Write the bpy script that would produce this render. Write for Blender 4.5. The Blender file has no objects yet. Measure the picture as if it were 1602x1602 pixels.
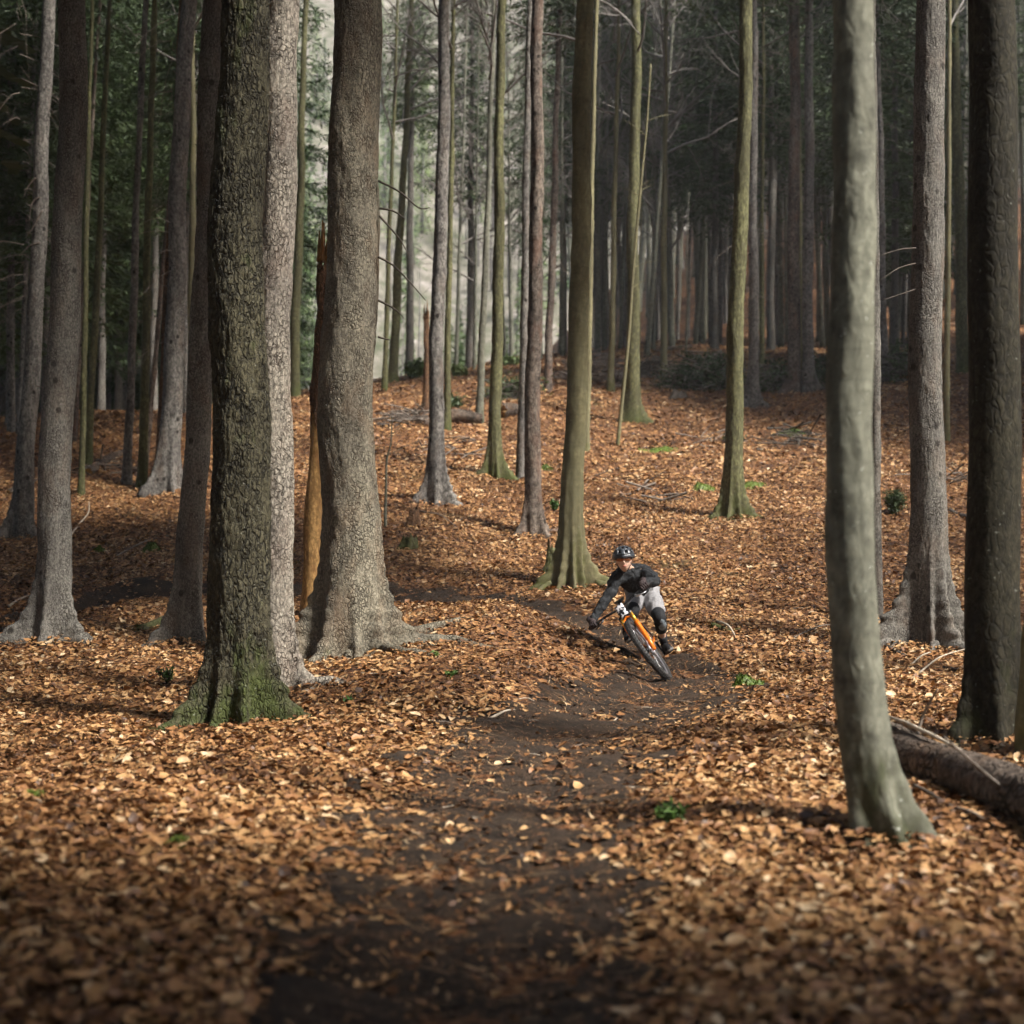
import bpy, math, random
import numpy as np
from mathutils import Vector, Matrix, Euler

R = math.radians
rng = np.random.default_rng(7)
random.seed(7)
SC = bpy.context.scene
COL = SC.collection

# ------------------------------------------------------------------ camera
F = 2205.0                     # focal length in photograph pixels (1602 wide)
CAM = np.array([0.0, 0.0, 1.45])
PITCH = math.atan(51 / F)
cam_d = bpy.data.cameras.new('camera')
cam = bpy.data.objects.new('camera', cam_d)
COL.objects.link(cam)
cam.location = CAM
cam.rotation_euler = (R(90) + PITCH, 0, 0)
cam_d.sensor_width = 36
cam_d.lens = 36 * F / 1602
cam_d.clip_start = 0.05
cam_d.clip_end = 2000
cam_d.dof.use_dof = True
cam_d.dof.focus_distance = 14.4
cam_d.dof.aperture_fstop = 1.5
SC.camera = cam

# ------------------------------------------------------------------ light
SUN_AZ = R(122)    # clockwise from straight ahead: the sun stands off to the right, a little behind the camera
SUN_EL = R(47)
SUN_DIR = Vector((math.sin(SUN_AZ) * math.cos(SUN_EL), math.cos(SUN_AZ) * math.cos(SUN_EL), math.sin(SUN_EL)))
W = bpy.data.worlds.new('World')
SC.world = W
W.use_nodes = True
nt = W.node_tree
sky = nt.nodes.new('ShaderNodeTexSky')
sky.sky_type = 'NISHITA'
sky.sun_disc = False
sky.sun_elevation = SUN_EL
sky.sun_rotation = SUN_AZ
sky.air_density = 1.0
sky.dust_density = 3.0
sky.ozone_density = 0.6
nt.nodes['Background'].inputs['Strength'].default_value = 0.09
nt.links.new(sky.outputs[0], nt.nodes['Background'].inputs['Color'])
sun_d = bpy.data.lights.new('sun', 'SUN')
sun_d.energy = 5.0
sun_d.angle = R(8)
sun_d.color = (1.0, 0.95, 0.88)
sun = bpy.data.objects.new('sun', sun_d)
COL.objects.link(sun)
sun.location = (20, -10, 40)
sun.rotation_euler = (-SUN_DIR).to_track_quat('-Z', 'Y').to_euler()
SC.view_settings.view_transform = 'Standard'
SC.view_settings.look = 'None'
SC.view_settings.gamma = 1.0
SC.view_settings.exposure = 1.15
SC.render.engine = 'CYCLES'
SC.cycles.use_denoising = True
SC.cycles.use_adaptive_sampling = True
SC.cycles.adaptive_threshold = 0.06
SC.cycles.adaptive_min_samples = 16
SC.cycles.max_bounces = 4
SC.cycles.diffuse_bounces = 2
SC.cycles.glossy_bounces = 2
SC.cycles.transmission_bounces = 2

# ------------------------------------------------------------------ pixel -> world helpers
FW = np.array([0, math.cos(PITCH), math.sin(PITCH)])
UP = np.array([0, -math.sin(PITCH), math.cos(PITCH)])
RT = np.array([1.0, 0, 0])


def ray(px, py):
    return RT * ((px - 801) / F) + UP * ((801 - py) / F) + FW


def P(px, py, D):
    return CAM + ray(px, py) * D


# ------------------------------------------------------------------ numpy noise
def _hash(ix, iy, iz, seed=0):
    h = (ix.astype(np.int64) * 374761393 + iy.astype(np.int64) * 668265263 + iz.astype(np.int64) * 2147483647 + seed * 1274126177) & 0xFFFFFFFF
    h = ((h ^ (h >> 13)) * 1274126177) & 0xFFFFFFFF
    h = ((h ^ (h >> 16)) * 2246822519) & 0xFFFFFFFF
    return ((h ^ (h >> 15)) & 0xFFFFFF) / float(0xFFFFFF)


def vnoise(x, y, z=None, seed=0):
    x = np.asarray(x, float); y = np.asarray(y, float)
    z = np.zeros_like(x) if z is None else np.asarray(z, float)
    ix, iy, iz = np.floor(x), np.floor(y), np.floor(z)
    fx, fy, fz = x - ix, y - iy, z - iz
    fx = fx * fx * (3 - 2 * fx); fy = fy * fy * (3 - 2 * fy); fz = fz * fz * (3 - 2 * fz)
    o = 0
    for a in (0, 1):
        for b in (0, 1):
            for c in (0, 1):
                w = (fx if a else 1 - fx) * (fy if b else 1 - fy) * (fz if c else 1 - fz)
                o = o + w * _hash(ix + a, iy + b, iz + c, seed)
    return o * 2 - 1


def fbm(x, y, z=None, seed=0, oct=3):
    o, a, f = 0, 1.0, 1.0
    for k in range(oct):
        o = o + a * vnoise(np.asarray(x) * f, np.asarray(y) * f, None if z is None else np.asarray(z) * f, seed + k)
        a *= 0.5; f *= 2.03
    return o


def cell_edge(x, y, z, seed=0):
    """F2 - F1 of a cellular noise: small along the cracks between bark plates"""
    ix, iy, iz = np.floor(x), np.floor(y), np.floor(z)
    f1 = np.full(x.shape, 9.0); f2 = np.full(x.shape, 9.0)
    for a in (-1, 0, 1):
        for b in (-1, 0, 1):
            for c in (-1, 0, 1):
                cx, cy, cz = ix + a, iy + b, iz + c
                d = (cx + _hash(cx, cy, cz, seed) - x) ** 2 + (cy + _hash(cx, cy, cz, seed + 5) - y) ** 2 + (cz + _hash(cx, cy, cz, seed + 9) - z) ** 2
                n1 = np.minimum(f1, d)
                f2 = np.minimum(np.maximum(f1, d), f2)
                f1 = n1
    return np.sqrt(f2) - np.sqrt(f1)


# ------------------------------------------------------------------ terrain
CTRL = [  # photograph px, py, distance
    (100, 1602, 4.3), (801, 1602, 4.3), (1500, 1602, 4.3),
    (-200, 1333, 6.6), (150, 1333, 6.7), (450, 1333, 6.6), (760, 1333, 6.6), (1050, 1333, 6.5), (1400, 1310, 7.0), (1700, 1330, 6.8),
    (370, 1142, 11.0), (130, 1170, 10.6), (-150, 1180, 10.8), (600, 1150, 10.6), (800, 1200, 9.2), (900, 1120, 12.0),
    (1200, 1120, 11.3), (1290, 1080, 12.2), (1550, 1160, 9.5), (1800, 1150, 9.5),
    (440, 1082, 13.0), (550, 1028, 14.8), (700, 1050, 12.8), (720, 957, 16.3), (900, 1010, 14.9), (640, 985, 15.6),
    (1048, 1056, 14.3), (1150, 1010, 15.6), (1455, 1012, 15.0), (1700, 1000, 15.4), (1300, 990, 15.8),
    (295, 1000, 16.2), (85, 995, 16.2), (-120, 1000, 16.4), (200, 925, 19.0), (400, 930, 18.6), (490, 968, 17.0),
    (720, 937, 18.2), (620, 933, 18.6), (900, 968, 16.6), (892, 915, 19.0), (1100, 930, 18.3), (1250, 900, 19.6), (1600, 920, 18.6), (-150, 920, 19.2),
    (38, 838, 25.0), (262, 768, 27.0), (130, 772, 27.0), (-150, 790, 27.0), (300, 850, 22.5), (480, 850, 22.0),
    (832, 836, 23.0), (680, 790, 25.0), (775, 747, 28.0), (815, 750, 28.0), (1145, 812, 24.0), (1000, 780, 25.5), (1400, 800, 24.0), (1650, 790, 24.0),
    (917, 705, 31.0), (985, 660, 34.0), (955, 612, 38.0), (1178, 635, 36.0), (1243, 612, 37.5), (1508, 582, 37.5), (1720, 590, 38.0),
    (1038, 596, 40.0), (1100, 541, 52.0), (900, 548, 52.0), (1300, 545, 50.0), (1550, 540, 50.0),
    (750, 660, 33.0), (640, 655, 32.5), (640, 602, 40.0), (610, 596, 42.0), (780, 575, 45.0), (462, 622, 40.0), (300, 650, 38.0),
    (150, 642, 36.0), (190, 700, 31.5), (20, 690, 32.0), (-180, 680, 34.0),
]
EXTRA = [  # world points away from the view
    (-14, 1, 0.1), (14, 1, 0.1), (0, -12, -0.2), (-25, -10, 0.2), (25, -10, 0.2), (-30, 15, 0.6), (30, 15, 0.6),
    (-20, 55, 3.5), (-8, 62, 3.4), (-30, 70, 1.5), (-8, 85, 0.0), (-35, 100, -2), (-10, 110, -2), (2.5, 62, 9.2), (3, 80, 11.5),
    (12, 70, 13.0), (25, 70, 14.0), (14, 90, 20.0), (30, 95, 22), (20, 115, 30), (45, 60, 11), (-45, 45, 3.5), (-40, 25, 1.5), (40, 35, 5.2), (50, 110, 28), (-55, 90, 0), (60, 30, 4), (-60, 30, 2),
    (5, 95, 15), (6, 115, 20),
]
_pts = np.array([P(a, b, c) for a, b, c in CTRL] + [np.array(e, float) for e in EXTRA])


def _phi(r2):
    return np.where(r2 > 1e-9, 0.5 * r2 * np.log(np.maximum(r2, 1e-9)), 0.0)


_n = len(_pts)
_A = np.zeros((_n + 3, _n + 3))
_d2 = ((_pts[:, None, :2] - _pts[None, :, :2]) ** 2).sum(-1)
_A[:_n, :_n] = _phi(_d2) + np.eye(_n) * 0.6
_A[:_n, _n] = 1; _A[:_n, _n + 1:] = _pts[:, :2]
_A[_n:, :_n] = _A[:_n, _n:].T
_w = np.linalg.solve(_A, np.concatenate([_pts[:, 2], np.zeros(3)]))


def ground0(x, y):
    x = np.asarray(x, float); y = np.asarray(y, float)
    sh = x.shape
    xf, yf = x.ravel(), y.ravel()
    o = np.empty(xf.shape)
    for s in range(0, len(xf), 20000):
        a, b = xf[s:s + 20000], yf[s:s + 20000]
        d = (a[:, None] - _pts[None, :, 0]) ** 2 + (b[:, None] - _pts[None, :, 1]) ** 2
        o[s:s + 20000] = _phi(d) @ _w[:_n] + _w[_n] + a * _w[_n + 1] + b * _w[_n + 2]
    return o.reshape(sh)


def hit0(px, py, fn=None, d0=3.0, d1=130.0):
    fn = fn or ground0
    D = np.arange(d0, d1, 0.06)
    p = CAM[None] + ray(px, py)[None] * D[:, None]
    below = p[:, 2] < fn(p[:, 0], p[:, 1])
    i = int(np.argmax(below)) if below.any() else len(D) - 1
    return D[i]


TRAIL = [  # px, py, half width in metres
    (600, 1900, 0.7), (690, 1602, 0.62), (750, 1420, 0.64), (770, 1333, 0.72), (795, 1240, 0.82), (865, 1160, 0.92), (985, 1098, 0.98), (1055, 1062, 0.78),
    (1062, 1040, 0.50), (1020, 1013, 0.48), (950, 984, 0.52), (860, 957, 0.60), (760, 938, 0.72), (640, 930, 0.72), (520, 926, 0.6), (400, 922, 0.55),
    (300, 918, 0.55), (210, 925, 0.5), (130, 945, 0.45), (40, 960, 0.4), (-80, 965, 0.4), (-250, 960, 0.4)]
_tp = []
for a, b, c in TRAIL:
    if b > 1500:
        q = P(a, b, 1.45 * F / (b - 852) * 1.0)
    else:
        q = P(a, b, hit0(a, b))
    _tp.append((q[0], q[1], c))
_tp = np.array(_tp)


def catmull(p, n=8):
    out = []
    m = len(p)
    for i in range(m - 1):
        p0, p1, p2, p3 = p[max(i - 1, 0)], p[i], p[i + 1], p[min(i + 2, m - 1)]
        for k in range(n):
            t = k / n
            out.append(0.5 * ((2 * p1) + (-p0 + p2) * t + (2 * p0 - 5 * p1 + 4 * p2 - p3) * t * t + (-p0 + 3 * p1 - 3 * p2 + p3) * t ** 3))
    out.append(p[-1])
    return np.array(out)


TP = catmull(_tp, 6)


def trail_exact(x, y):
    """signed position across the trail: 0 in the middle, 1 at its edge"""
    x = np.asarray(x, float); y = np.asarray(y, float)
    sh = x.shape
    xf, yf = x.ravel(), y.ravel()
    best = np.full(xf.shape, 99.0)
    for i in range(len(TP) - 1):
        ax, ay, aw = TP[i]; bx, by, bw = TP[i + 1]
        dx, dy = bx - ax, by - ay
        L = dx * dx + dy * dy + 1e-9
        t = np.clip(((xf - ax) * dx + (yf - ay) * dy) / L, 0, 1)
        d = np.hypot(xf - ax - t * dx, yf - ay - t * dy) / (aw + (bw - aw) * t)
        best = np.minimum(best, d)
    return best.reshape(sh)


def ground_exact(x, y):
    z = ground0(x, y)
    z = z + 0.05 * fbm(x * 0.8, y * 0.8, seed=3) + 0.018 * fbm(x * 2.6, y * 2.6, seed=11, oct=2)
    far = np.clip((y - 22) / 20, 0, 1)
    z = z + far * 0.16 * fbm(x * 0.35, y * 0.35, seed=21)
    return z - (0.07 + 0.10 * np.clip((y - 14.5) / 2, 0, 1)) * np.clip(1.25 - trail_exact(x, y), 0, 1) * (np.asarray(y) < 40) + 0.16 * np.exp(-((x + 0.55) / 1.2) ** 2 - ((y - 15.7) / 1.1) ** 2)


class Table:
    """a function of x, y kept on a grid and read by bilinear interpolation"""
    def __init__(s, fn, x0, x1, y0, y1, h):
        s.x0, s.y0, s.h = x0, y0, h
        xs = np.arange(x0, x1 + h, h); ys = np.arange(y0, y1 + h, h)
        X, Y = np.meshgrid(xs, ys)
        s.z = fn(X, Y)

    def __call__(s, x, y):
        u = np.clip((np.asarray(x, float) - s.x0) / s.h, 0, s.z.shape[1] - 1.001); v = np.clip((np.asarray(y, float) - s.y0) / s.h, 0, s.z.shape[0] - 1.001)
        i = u.astype(int); j = v.astype(int); a = u - i; b = v - j
        z = s.z
        return (z[j, i] * (1 - a) + z[j, i + 1] * a) * (1 - b) + (z[j + 1, i] * (1 - a) + z[j + 1, i + 1] * a) * b


_near = Table(ground_exact, -14, 14, -1, 30, 0.1)
_far = Table(ground_exact, -72, 72, -32, 128, 0.6)
trail_d = Table(trail_exact, -30, 30, -8, 45, 0.12)


def ground(x, y):
    x = np.asarray(x, float); y = np.asarray(y, float)
    w = np.clip(np.minimum(np.minimum(14 - np.abs(x), y + 1), 30 - y) / 2.0, 0, 1)
    return _near(x, y) * w + _far(x, y) * (1 - w)


def g1(x, y):
    return float(ground(np.array([x]), np.array([y]))[0])


def hit(px, py):
    D = hit0(px, py)
    # refine on the rough ground
    for dd in np.arange(D - 2.5, D + 4, 0.03):
        p = P(px, py, dd)
        if p[2] < g1(p[0], p[1]):
            return dd
    return D


def hitp(px, py):
    D = hit0(px, py)
    Ds = np.arange(max(D - 2.5, 1.5), D + 4, 0.03)
    p = CAM[None] + ray(px, py)[None] * Ds[:, None]
    b = p[:, 2] < ground(p[:, 0], p[:, 1])
    d = Ds[int(np.argmax(b))] if b.any() else D
    q = P(px, py, d)
    q[2] = g1(q[0], q[1])
    return q, d


# ------------------------------------------------------------------ mesh helpers
def mesh_np(name, V, polys, mat, parent=None, smooth=True, loc=None):
    """V (n,3) array, polys list of index arrays or an (m,k) array"""
    me = bpy.data.meshes.new(name)
    V = np.asarray(V, np.float32)
    if isinstance(polys, np.ndarray):
        m, k = polys.shape
        me.vertices.add(len(V)); me.loops.add(m * k); me.polygons.add(m)
        me.vertices.foreach_set('co', V.ravel())
        me.loops.foreach_set('vertex_index', polys.astype(np.int32).ravel())
        me.polygons.foreach_set('loop_start', np.arange(0, m * k, k, dtype=np.int32))
        me.polygons.foreach_set('loop_total', np.full(m, k, np.int32))
        me.update(calc_edges=True)
    else:
        me.from_pydata([tuple(v) for v in V], [], [tuple(int(i) for i in p) for p in polys])
    if smooth:
        me.polygons.foreach_set('use_smooth', np.ones(len(me.polygons), bool))
    me.validate()
    for m_ in (mat if isinstance(mat, (list, tuple)) else [mat]):
        me.materials.append(m_)
    return link(name, me, parent, loc)


def link(name, data, parent=None, loc=None):
    o = bpy.data.objects.new(name, data)
    COL.objects.link(o)
    if parent is not None:
        o.parent = parent
    if loc is not None:
        o.location = loc
    return o


def tag(o, label, cat, group=None, kind=None):
    if label: o['label'] = label
    if cat: o['category'] = cat
    if group: o['group'] = group
    if kind: o['kind'] = kind
    return o


def empty(name, loc, label, cat, group=None):
    o = link(name, None, None, [float(v) for v in loc])
    o.empty_display_size = 0.2
    return tag(o, label, cat, group)


class Geo:
    """collects vertices and faces of ONE mesh"""
    def __init__(s):
        s.v, s.f, s.n = [], [], 0

    def add(s, V, Fc):
        s.v.append(np.asarray(V, float)); s.f += [tuple(i + s.n for i in f) for f in Fc]; s.n += len(V)

    def tube(s, pts, rad, sides=6, cap=True, flat=1.0):
        pts = np.asarray(pts, float); n = len(pts); rad = np.broadcast_to(np.asarray(rad, float), (n,))
        T = np.empty_like(pts); T[1:-1] = pts[2:] - pts[:-2]; T[0] = pts[1] - pts[0]; T[-1] = pts[-1] - pts[-2]
        T = (T / (np.sqrt((T * T).sum(1)) + 1e-12)[:, None]).tolist()
        up = (0.0, 0.0, 1.0) if abs(T[0][2]) < 0.9 else (1.0, 0.0, 0.0)
        A, B = [], []
        for t in T:
            ax, ay, az = t[1] * up[2] - t[2] * up[1], t[2] * up[0] - t[0] * up[2], t[0] * up[1] - t[1] * up[0]
            L = math.sqrt(ax * ax + ay * ay + az * az) + 1e-12
            ax /= L; ay /= L; az /= L
            up = (ay * t[2] - az * t[1], az * t[0] - ax * t[2], ax * t[1] - ay * t[0])
            A.append((ax, ay, az)); B.append(up)
        q = np.arange(sides) * (2 * math.pi / sides)
        A = np.array(A); B = np.array(B)
        V = (pts[:, None] + rad[:, None, None] * (np.cos(q)[None, :, None] * A[:, None] + flat * np.sin(q)[None, :, None] * B[:, None])).reshape(-1, 3)
        Fc = [(i * sides + k, i * sides + (k + 1) % sides, (i + 1) * sides + (k + 1) % sides, (i + 1) * sides + k) for i in range(n - 1) for k in range(sides)]
        if cap:
            Fc.append(tuple(range(sides - 1, -1, -1)))
            Fc.append(tuple((n - 1) * sides + k for k in range(sides)))
        s.add(V, Fc)
        return s

    def box(s, c, size, M=None):
        c = np.asarray(c, float); h = np.asarray(size, float) / 2
        V = np.array([[x, y, z] for x in (-1, 1) for y in (-1, 1) for z in (-1, 1)]) * h
        if M is not None:
            V = V @ np.asarray(M, float).T
        s.add(V + c, [(0, 1, 3, 2), (4, 6, 7, 5), (0, 4, 5, 1), (2, 3, 7, 6), (0, 2, 6, 4), (1, 5, 7, 3)])
        return s

    def sphere(s, c, r, nu=12, nv=8, M=None):
        r = np.broadcast_to(np.asarray(r, float), (3,))
        V, Fc = [], []
        for j in range(nv + 1):
            p = math.pi * j / nv
            for i in range(nu):
                a = 2 * math.pi * i / nu
                V.append([math.sin(p) * math.cos(a) * r[0], math.sin(p) * math.sin(a) * r[1], math.cos(p) * r[2]])
        V = np.array(V)
        if M is not None:
            V = V @ np.asarray(M, float).T
        for j in range(nv):
            for i in range(nu):
                i2 = (i + 1) % nu
                Fc.append((j * nu + i, (j + 1) * nu + i, (j + 1) * nu + i2, j * nu + i2))
        s.add(V + np.asarray(c, float), Fc)
        return s

    def build(s, name, mat, parent=None, off=None, smooth=True):
        V = np.concatenate(s.v)
        if off is not None:
            V = V - np.asarray(off, float)
        return mesh_np(name, V, s.f, mat, parent, smooth)


# ------------------------------------------------------------------ materials
def new_mat(name):
    m = bpy.data.materials.new(name)
    m.use_nodes = True
    n = m.node_tree
    b = n.nodes['Principled BSDF']
    b.inputs['Specular IOR Level'].default_value = 0.3
    return m, n, b


def N(n, t, **kw):
    o = n.nodes.new(t)
    for k, v in kw.items():
        setattr(o, k, v)
    return o


def setin(node, **kw):
    for k, v in kw.items():
        node.inputs[k.replace('_', ' ')].default_value = v


def ramp(n, stops, interp='LINEAR'):
    r = N(n, 'ShaderNodeValToRGB')
    e = r.color_ramp.elements
    r.color_ramp.interpolation = interp
    while len(e) < len(stops):
        e.new(0.5)
    for k, (p, c) in enumerate(stops):
        e[k].position = p
        e[k].color = (*c, 1) if len(c) == 3 else c
    return r


def mixrgb(n, fac, a, b, mode='MIX'):
    m = N(n, 'ShaderNodeMix', data_type='RGBA', blend_type=mode)
    for sock, v in ((m.inputs['Factor'], fac), (m.inputs['A'], a), (m.inputs['B'], b)):
        if hasattr(v, 'links') or hasattr(v, 'is_linked'):
            n.links.new(v, sock)
        elif isinstance(v, (int, float)):
            sock.default_value = v
        else:
            sock.default_value = (*v, 1)
    return m.outputs['Result']


def math_n(n, op, a, b=0.0, clamp=False):
    m = N(n, 'ShaderNodeMath', operation=op, use_clamp=clamp)
    for i, v in enumerate((a, b)):
        if hasattr(v, 'is_linked'):
            n.links.new(v, m.inputs[i])
        else:
            m.inputs[i].default_value = v
    return m.outputs[0]


def noise_n(n, vec, scale, detail=4, rough=0.6, dist=0.0):
    t = N(n, 'ShaderNodeTexNoise')
    setin(t, Scale=scale, Detail=detail, Roughness=rough, Distortion=dist)
    if vec is not None:
        n.links.new(vec, t.inputs['Vector'])
    return t


def mapping(n, src, scale=(1, 1, 1), loc=(0, 0, 0)):
    mp = N(n, 'ShaderNodeMapping')
    mp.inputs['Scale'].default_value = scale
    mp.inputs['Location'].default_value = loc
    n.links.new(src, mp.inputs['Vector'])
    return mp.outputs[0]


def flat_mat(name, col, rough=0.6, metal=0.0, spec=0.3, var=0.12, scale=30, bump=0.0):
    m, n, b = new_mat(name)
    tc = N(n, 'ShaderNodeTexCoord')
    nz = noise_n(n, tc.outputs['Object'], scale)
    lo = tuple(c * (1 - var * 2) for c in col); hi = tuple(min(1, c * (1 + var * 2)) for c in col)
    r = ramp(n, [(0.3, lo), (0.7, hi)])
    n.links.new(nz.outputs['Fac'], r.inputs[0])
    n.links.new(r.outputs[0], b.inputs['Base Color'])
    b.inputs['Roughness'].default_value = rough
    b.inputs['Metallic'].default_value = metal
    b.inputs['Specular IOR Level'].default_value = spec
    if bump:
        bp = N(n, 'ShaderNodeBump'); setin(bp, Strength=bump, Distance=0.01)
        n.links.new(nz.outputs['Fac'], bp.inputs['Height']); n.links.new(bp.outputs[0], b.inputs['Normal'])
    return m


def bark(name, light, dark, scale=24, stretch=0.45, crack=0.12, bump=0.6, dist=0.012, moss=(0.05, 0.075, 0.018), moss_amt=0.0, moss_base=0.5,
         tint=None, tint_amt=0.0, spots=0.0, knots=0.0, rings=0.0, grain=None, contrast=0.55):
    m, n, b = new_mat(name)
    tc = N(n, 'ShaderNodeTexCoord')
    oi = N(n, 'ShaderNodeObjectInfo')
    add = N(n, 'ShaderNodeVectorMath', operation='ADD')
    comb = N(n, 'ShaderNodeCombineXYZ')
    n.links.new(math_n(n, 'MULTIPLY', oi.outputs['Random'], 37.0), comb.inputs[2])
    n.links.new(tc.outputs['Object'], add.inputs[0]); n.links.new(comb.outputs[0], add.inputs[1])
    co = add.outputs[0]
    warp = noise_n(n, co, scale * 0.5, 1, 0.7)
    wc = N(n, 'ShaderNodeVectorMath', operation='SUBTRACT'); wc.inputs[1].default_value = (0.5, 0.5, 0.5)
    n.links.new(warp.outputs['Color'], wc.inputs[0])
    wv = N(n, 'ShaderNodeVectorMath', operation='SCALE'); wv.inputs['Scale'].default_value = 1.6 / scale
    n.links.new(wc.outputs[0], wv.inputs[0])
    wadd = N(n, 'ShaderNodeVectorMath', operation='ADD')
    n.links.new(co, wadd.inputs[0]); n.links.new(wv.outputs[0], wadd.inputs[1])
    mp = mapping(n, wadd.outputs[0], (1, 1, stretch))
    vo = N(n, 'ShaderNodeTexVoronoi', feature='DISTANCE_TO_EDGE'); vo.inputs['Scale'].default_value = scale
    n.links.new(mp, vo.inputs['Vector'])
    edge = ramp(n, [(0.0, (0, 0, 0)), (crack, (1, 1, 1))])
    cm = noise_n(n, mapping(n, co, (1, 1, 0.5), (1, 8, 3)), scale * 0.22, 1, 0.7)
    cmr = ramp(n, [(0.38, (0, 0, 0)), (0.66, (crack * 0.7,) * 3)])
    n.links.new(cm.outputs['Fac'], cmr.inputs[0])
    n.links.new(math_n(n, 'ADD', vo.outputs['Distance'], cmr.outputs[0]), edge.inputs[0])
    fine = noise_n(n, mapping(n, co, (1, 1, 0.62)), grain or scale * 1.3, 3, 0.78)
    big = noise_n(n, mapping(n, co, (1, 1, 0.35)), 2.6, 2, 0.6)
    r1 = ramp(n, [(0.36, tuple(c * (1 - contrast) for c in light)), (0.5, tuple(c * 0.9 for c in light)), (0.66, tuple(min(1, c * (1 + contrast * 0.8)) for c in light))])
    n.links.new(fine.outputs['Fac'], r1.inputs[0])
    rb = ramp(n, [(0.3, (0.62, 0.60, 0.60)), (0.7, (1.18, 1.16, 1.12))])
    n.links.new(big.outputs['Fac'], rb.inputs[0])
    col = mixrgb(n, 1.0, r1.outputs[0], rb.outputs[0], 'MULTIPLY')
    col = mixrgb(n, edge.outputs[0], dark, col)
    if tint:
        tn = noise_n(n, mapping(n, co, (1.5, 1.5, 0.6), (3, 1, 7)), 3.0, 2, 0.65)
        tr = ramp(n, [(0.5, (0, 0, 0)), (0.72, (tint_amt,) * 3)])
        n.links.new(tn.outputs['Fac'], tr.inputs[0])
        col = mixrgb(n, tr.outputs[0], col, tint)
    sep = N(n, 'ShaderNodeSeparateXYZ'); n.links.new(tc.outputs['Object'], sep.inputs[0])
    if rings:
        rn = noise_n(n, mapping(n, co, (1.6, 1.6, 12.0)), 2.2, 3, 0.75)
        rr = ramp(n, [(0.5, (1, 1, 1)), (0.66, (1 - rings,) * 3)])
        n.links.new(rn.outputs['Fac'], rr.inputs[0])
        col = mixrgb(n, 1.0, col, rr.outputs[0], 'MULTIPLY')
    # moss: patches that get thicker towards the roots
    mn = noise_n(n, mapping(n, co, (1, 1, 0.5), (5, 2, 1)), 4.2, 3, 0.7)
    hgt = N(n, 'ShaderNodeMapRange'); setin(hgt, From_Min=0.0, From_Max=1.1, To_Min=moss_base, To_Max=0.0)
    n.links.new(sep.outputs[2], hgt.inputs['Value'])
    mf = math_n(n, 'ADD', math_n(n, 'ADD', mn.outputs['Fac'], hgt.outputs[0]), moss_amt - 0.5)
    mr = ramp(n, [(0.22, (0, 0, 0)), (0.42, (0.85, 0.85, 0.85))])
    n.links.new(mf, mr.inputs[0])
    mcol = mixrgb(n, fine.outputs['Fac'], tuple(c * 0.45 for c in moss), tuple(c * 1.5 for c in moss))
    col = mixrgb(n, mr.outputs[0], col, mcol)
    if spots:
        sv = noise_n(n, co, 26, 2, 0.7)
        sr = ramp(n, [(0.68, (0, 0, 0)), (0.74, (spots,) * 3)])
        n.links.new(sv.outputs['Fac'], sr.inputs[0])
        col = mixrgb(n, sr.outputs[0], col, (0.42, 0.44, 0.38))
    if knots:
        kv = N(n, 'ShaderNodeTexVoronoi'); kv.inputs['Scale'].default_value = 4.2
        n.links.new(mapping(n, co, (1, 1, 0.85)), kv.inputs['Vector'])
        kr = ramp(n, [(0.11, (knots,) * 3), (0.17, (0, 0, 0))])
        n.links.new(kv.outputs['Distance'], kr.inputs[0])
        col = mixrgb(n, kr.outputs[0], col, (0.018, 0.015, 0.012))
    n.links.new(col, b.inputs['Base Color'])
    b.inputs['Roughness'].default_value = 0.85
    b.inputs['Specular IOR Level'].default_value = 0.2
    h = math_n(n, 'ADD', math_n(n, 'MULTIPLY', edge.outputs[0], 1.0), math_n(n, 'MULTIPLY', fine.outputs['Fac'], 0.7))
    bp = N(n, 'ShaderNodeBump'); setin(bp, Strength=bump, Distance=dist)
    n.links.new(h, bp.inputs['Height']); n.links.new(bp.outputs[0], b.inputs['Normal'])
    return m


M = {}
M['spruce'] = bark('spruce_bark', (0.185, 0.178, 0.160), (0.05, 0.044, 0.038), 38, 0.6, 0.16, 0.7, 0.012, moss_amt=-0.22, moss_base=0.28, tint=(0.17, 0.115, 0.08), tint_amt=0.35, knots=0.75)
M['spruce_big'] = bark('spruce_bark_coarse', (0.205, 0.188, 0.145), (0.085, 0.074, 0.056), 34, 0.55, 0.18, 0.9, 0.015, moss=(0.10, 0.108, 0.036), moss_amt=0.0, moss_base=0.12, tint=(0.20, 0.125, 0.075), tint_amt=0.35)
M['spruce_pale'] = bark('spruce_bark_pale_plates', (0.46, 0.425, 0.36), (0.135, 0.115, 0.095), 27, 0.62, 0.10, 1.0, 0.02, moss_amt=-0.3, moss_base=0.15, tint=(0.30, 0.22, 0.17), tint_amt=0.35)
M['spruce_grey'] = bark('spruce_bark_grey', (0.185, 0.176, 0.162), (0.05, 0.044, 0.04), 26, 0.7, 0.16, 0.7, 0.014, moss_amt=-0.3, moss_base=0.2, tint=(0.15, 0.105, 0.075), tint_amt=0.35, knots=0.95, grain=20, contrast=0.65)
M['spruce_red'] = bark('spruce_bark_reddish', (0.165, 0.138, 0.115), (0.05, 0.036, 0.03), 26, 0.7, 0.16, 0.7, 0.014, moss_amt=-0.3, moss_base=0.15, tint=(0.20, 0.11, 0.075), tint_amt=0.5, knots=0.9, grain=20, contrast=0.65)
M['mossy'] = bark('mossy_rough_bark', (0.080, 0.074, 0.047), (0.022, 0.020, 0.014), 30, 0.30, 0.22, 1.0, 0.025, moss=(0.058, 0.074, 0.020), moss_amt=0.12, moss_base=0.28, spots=0.45)
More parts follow.
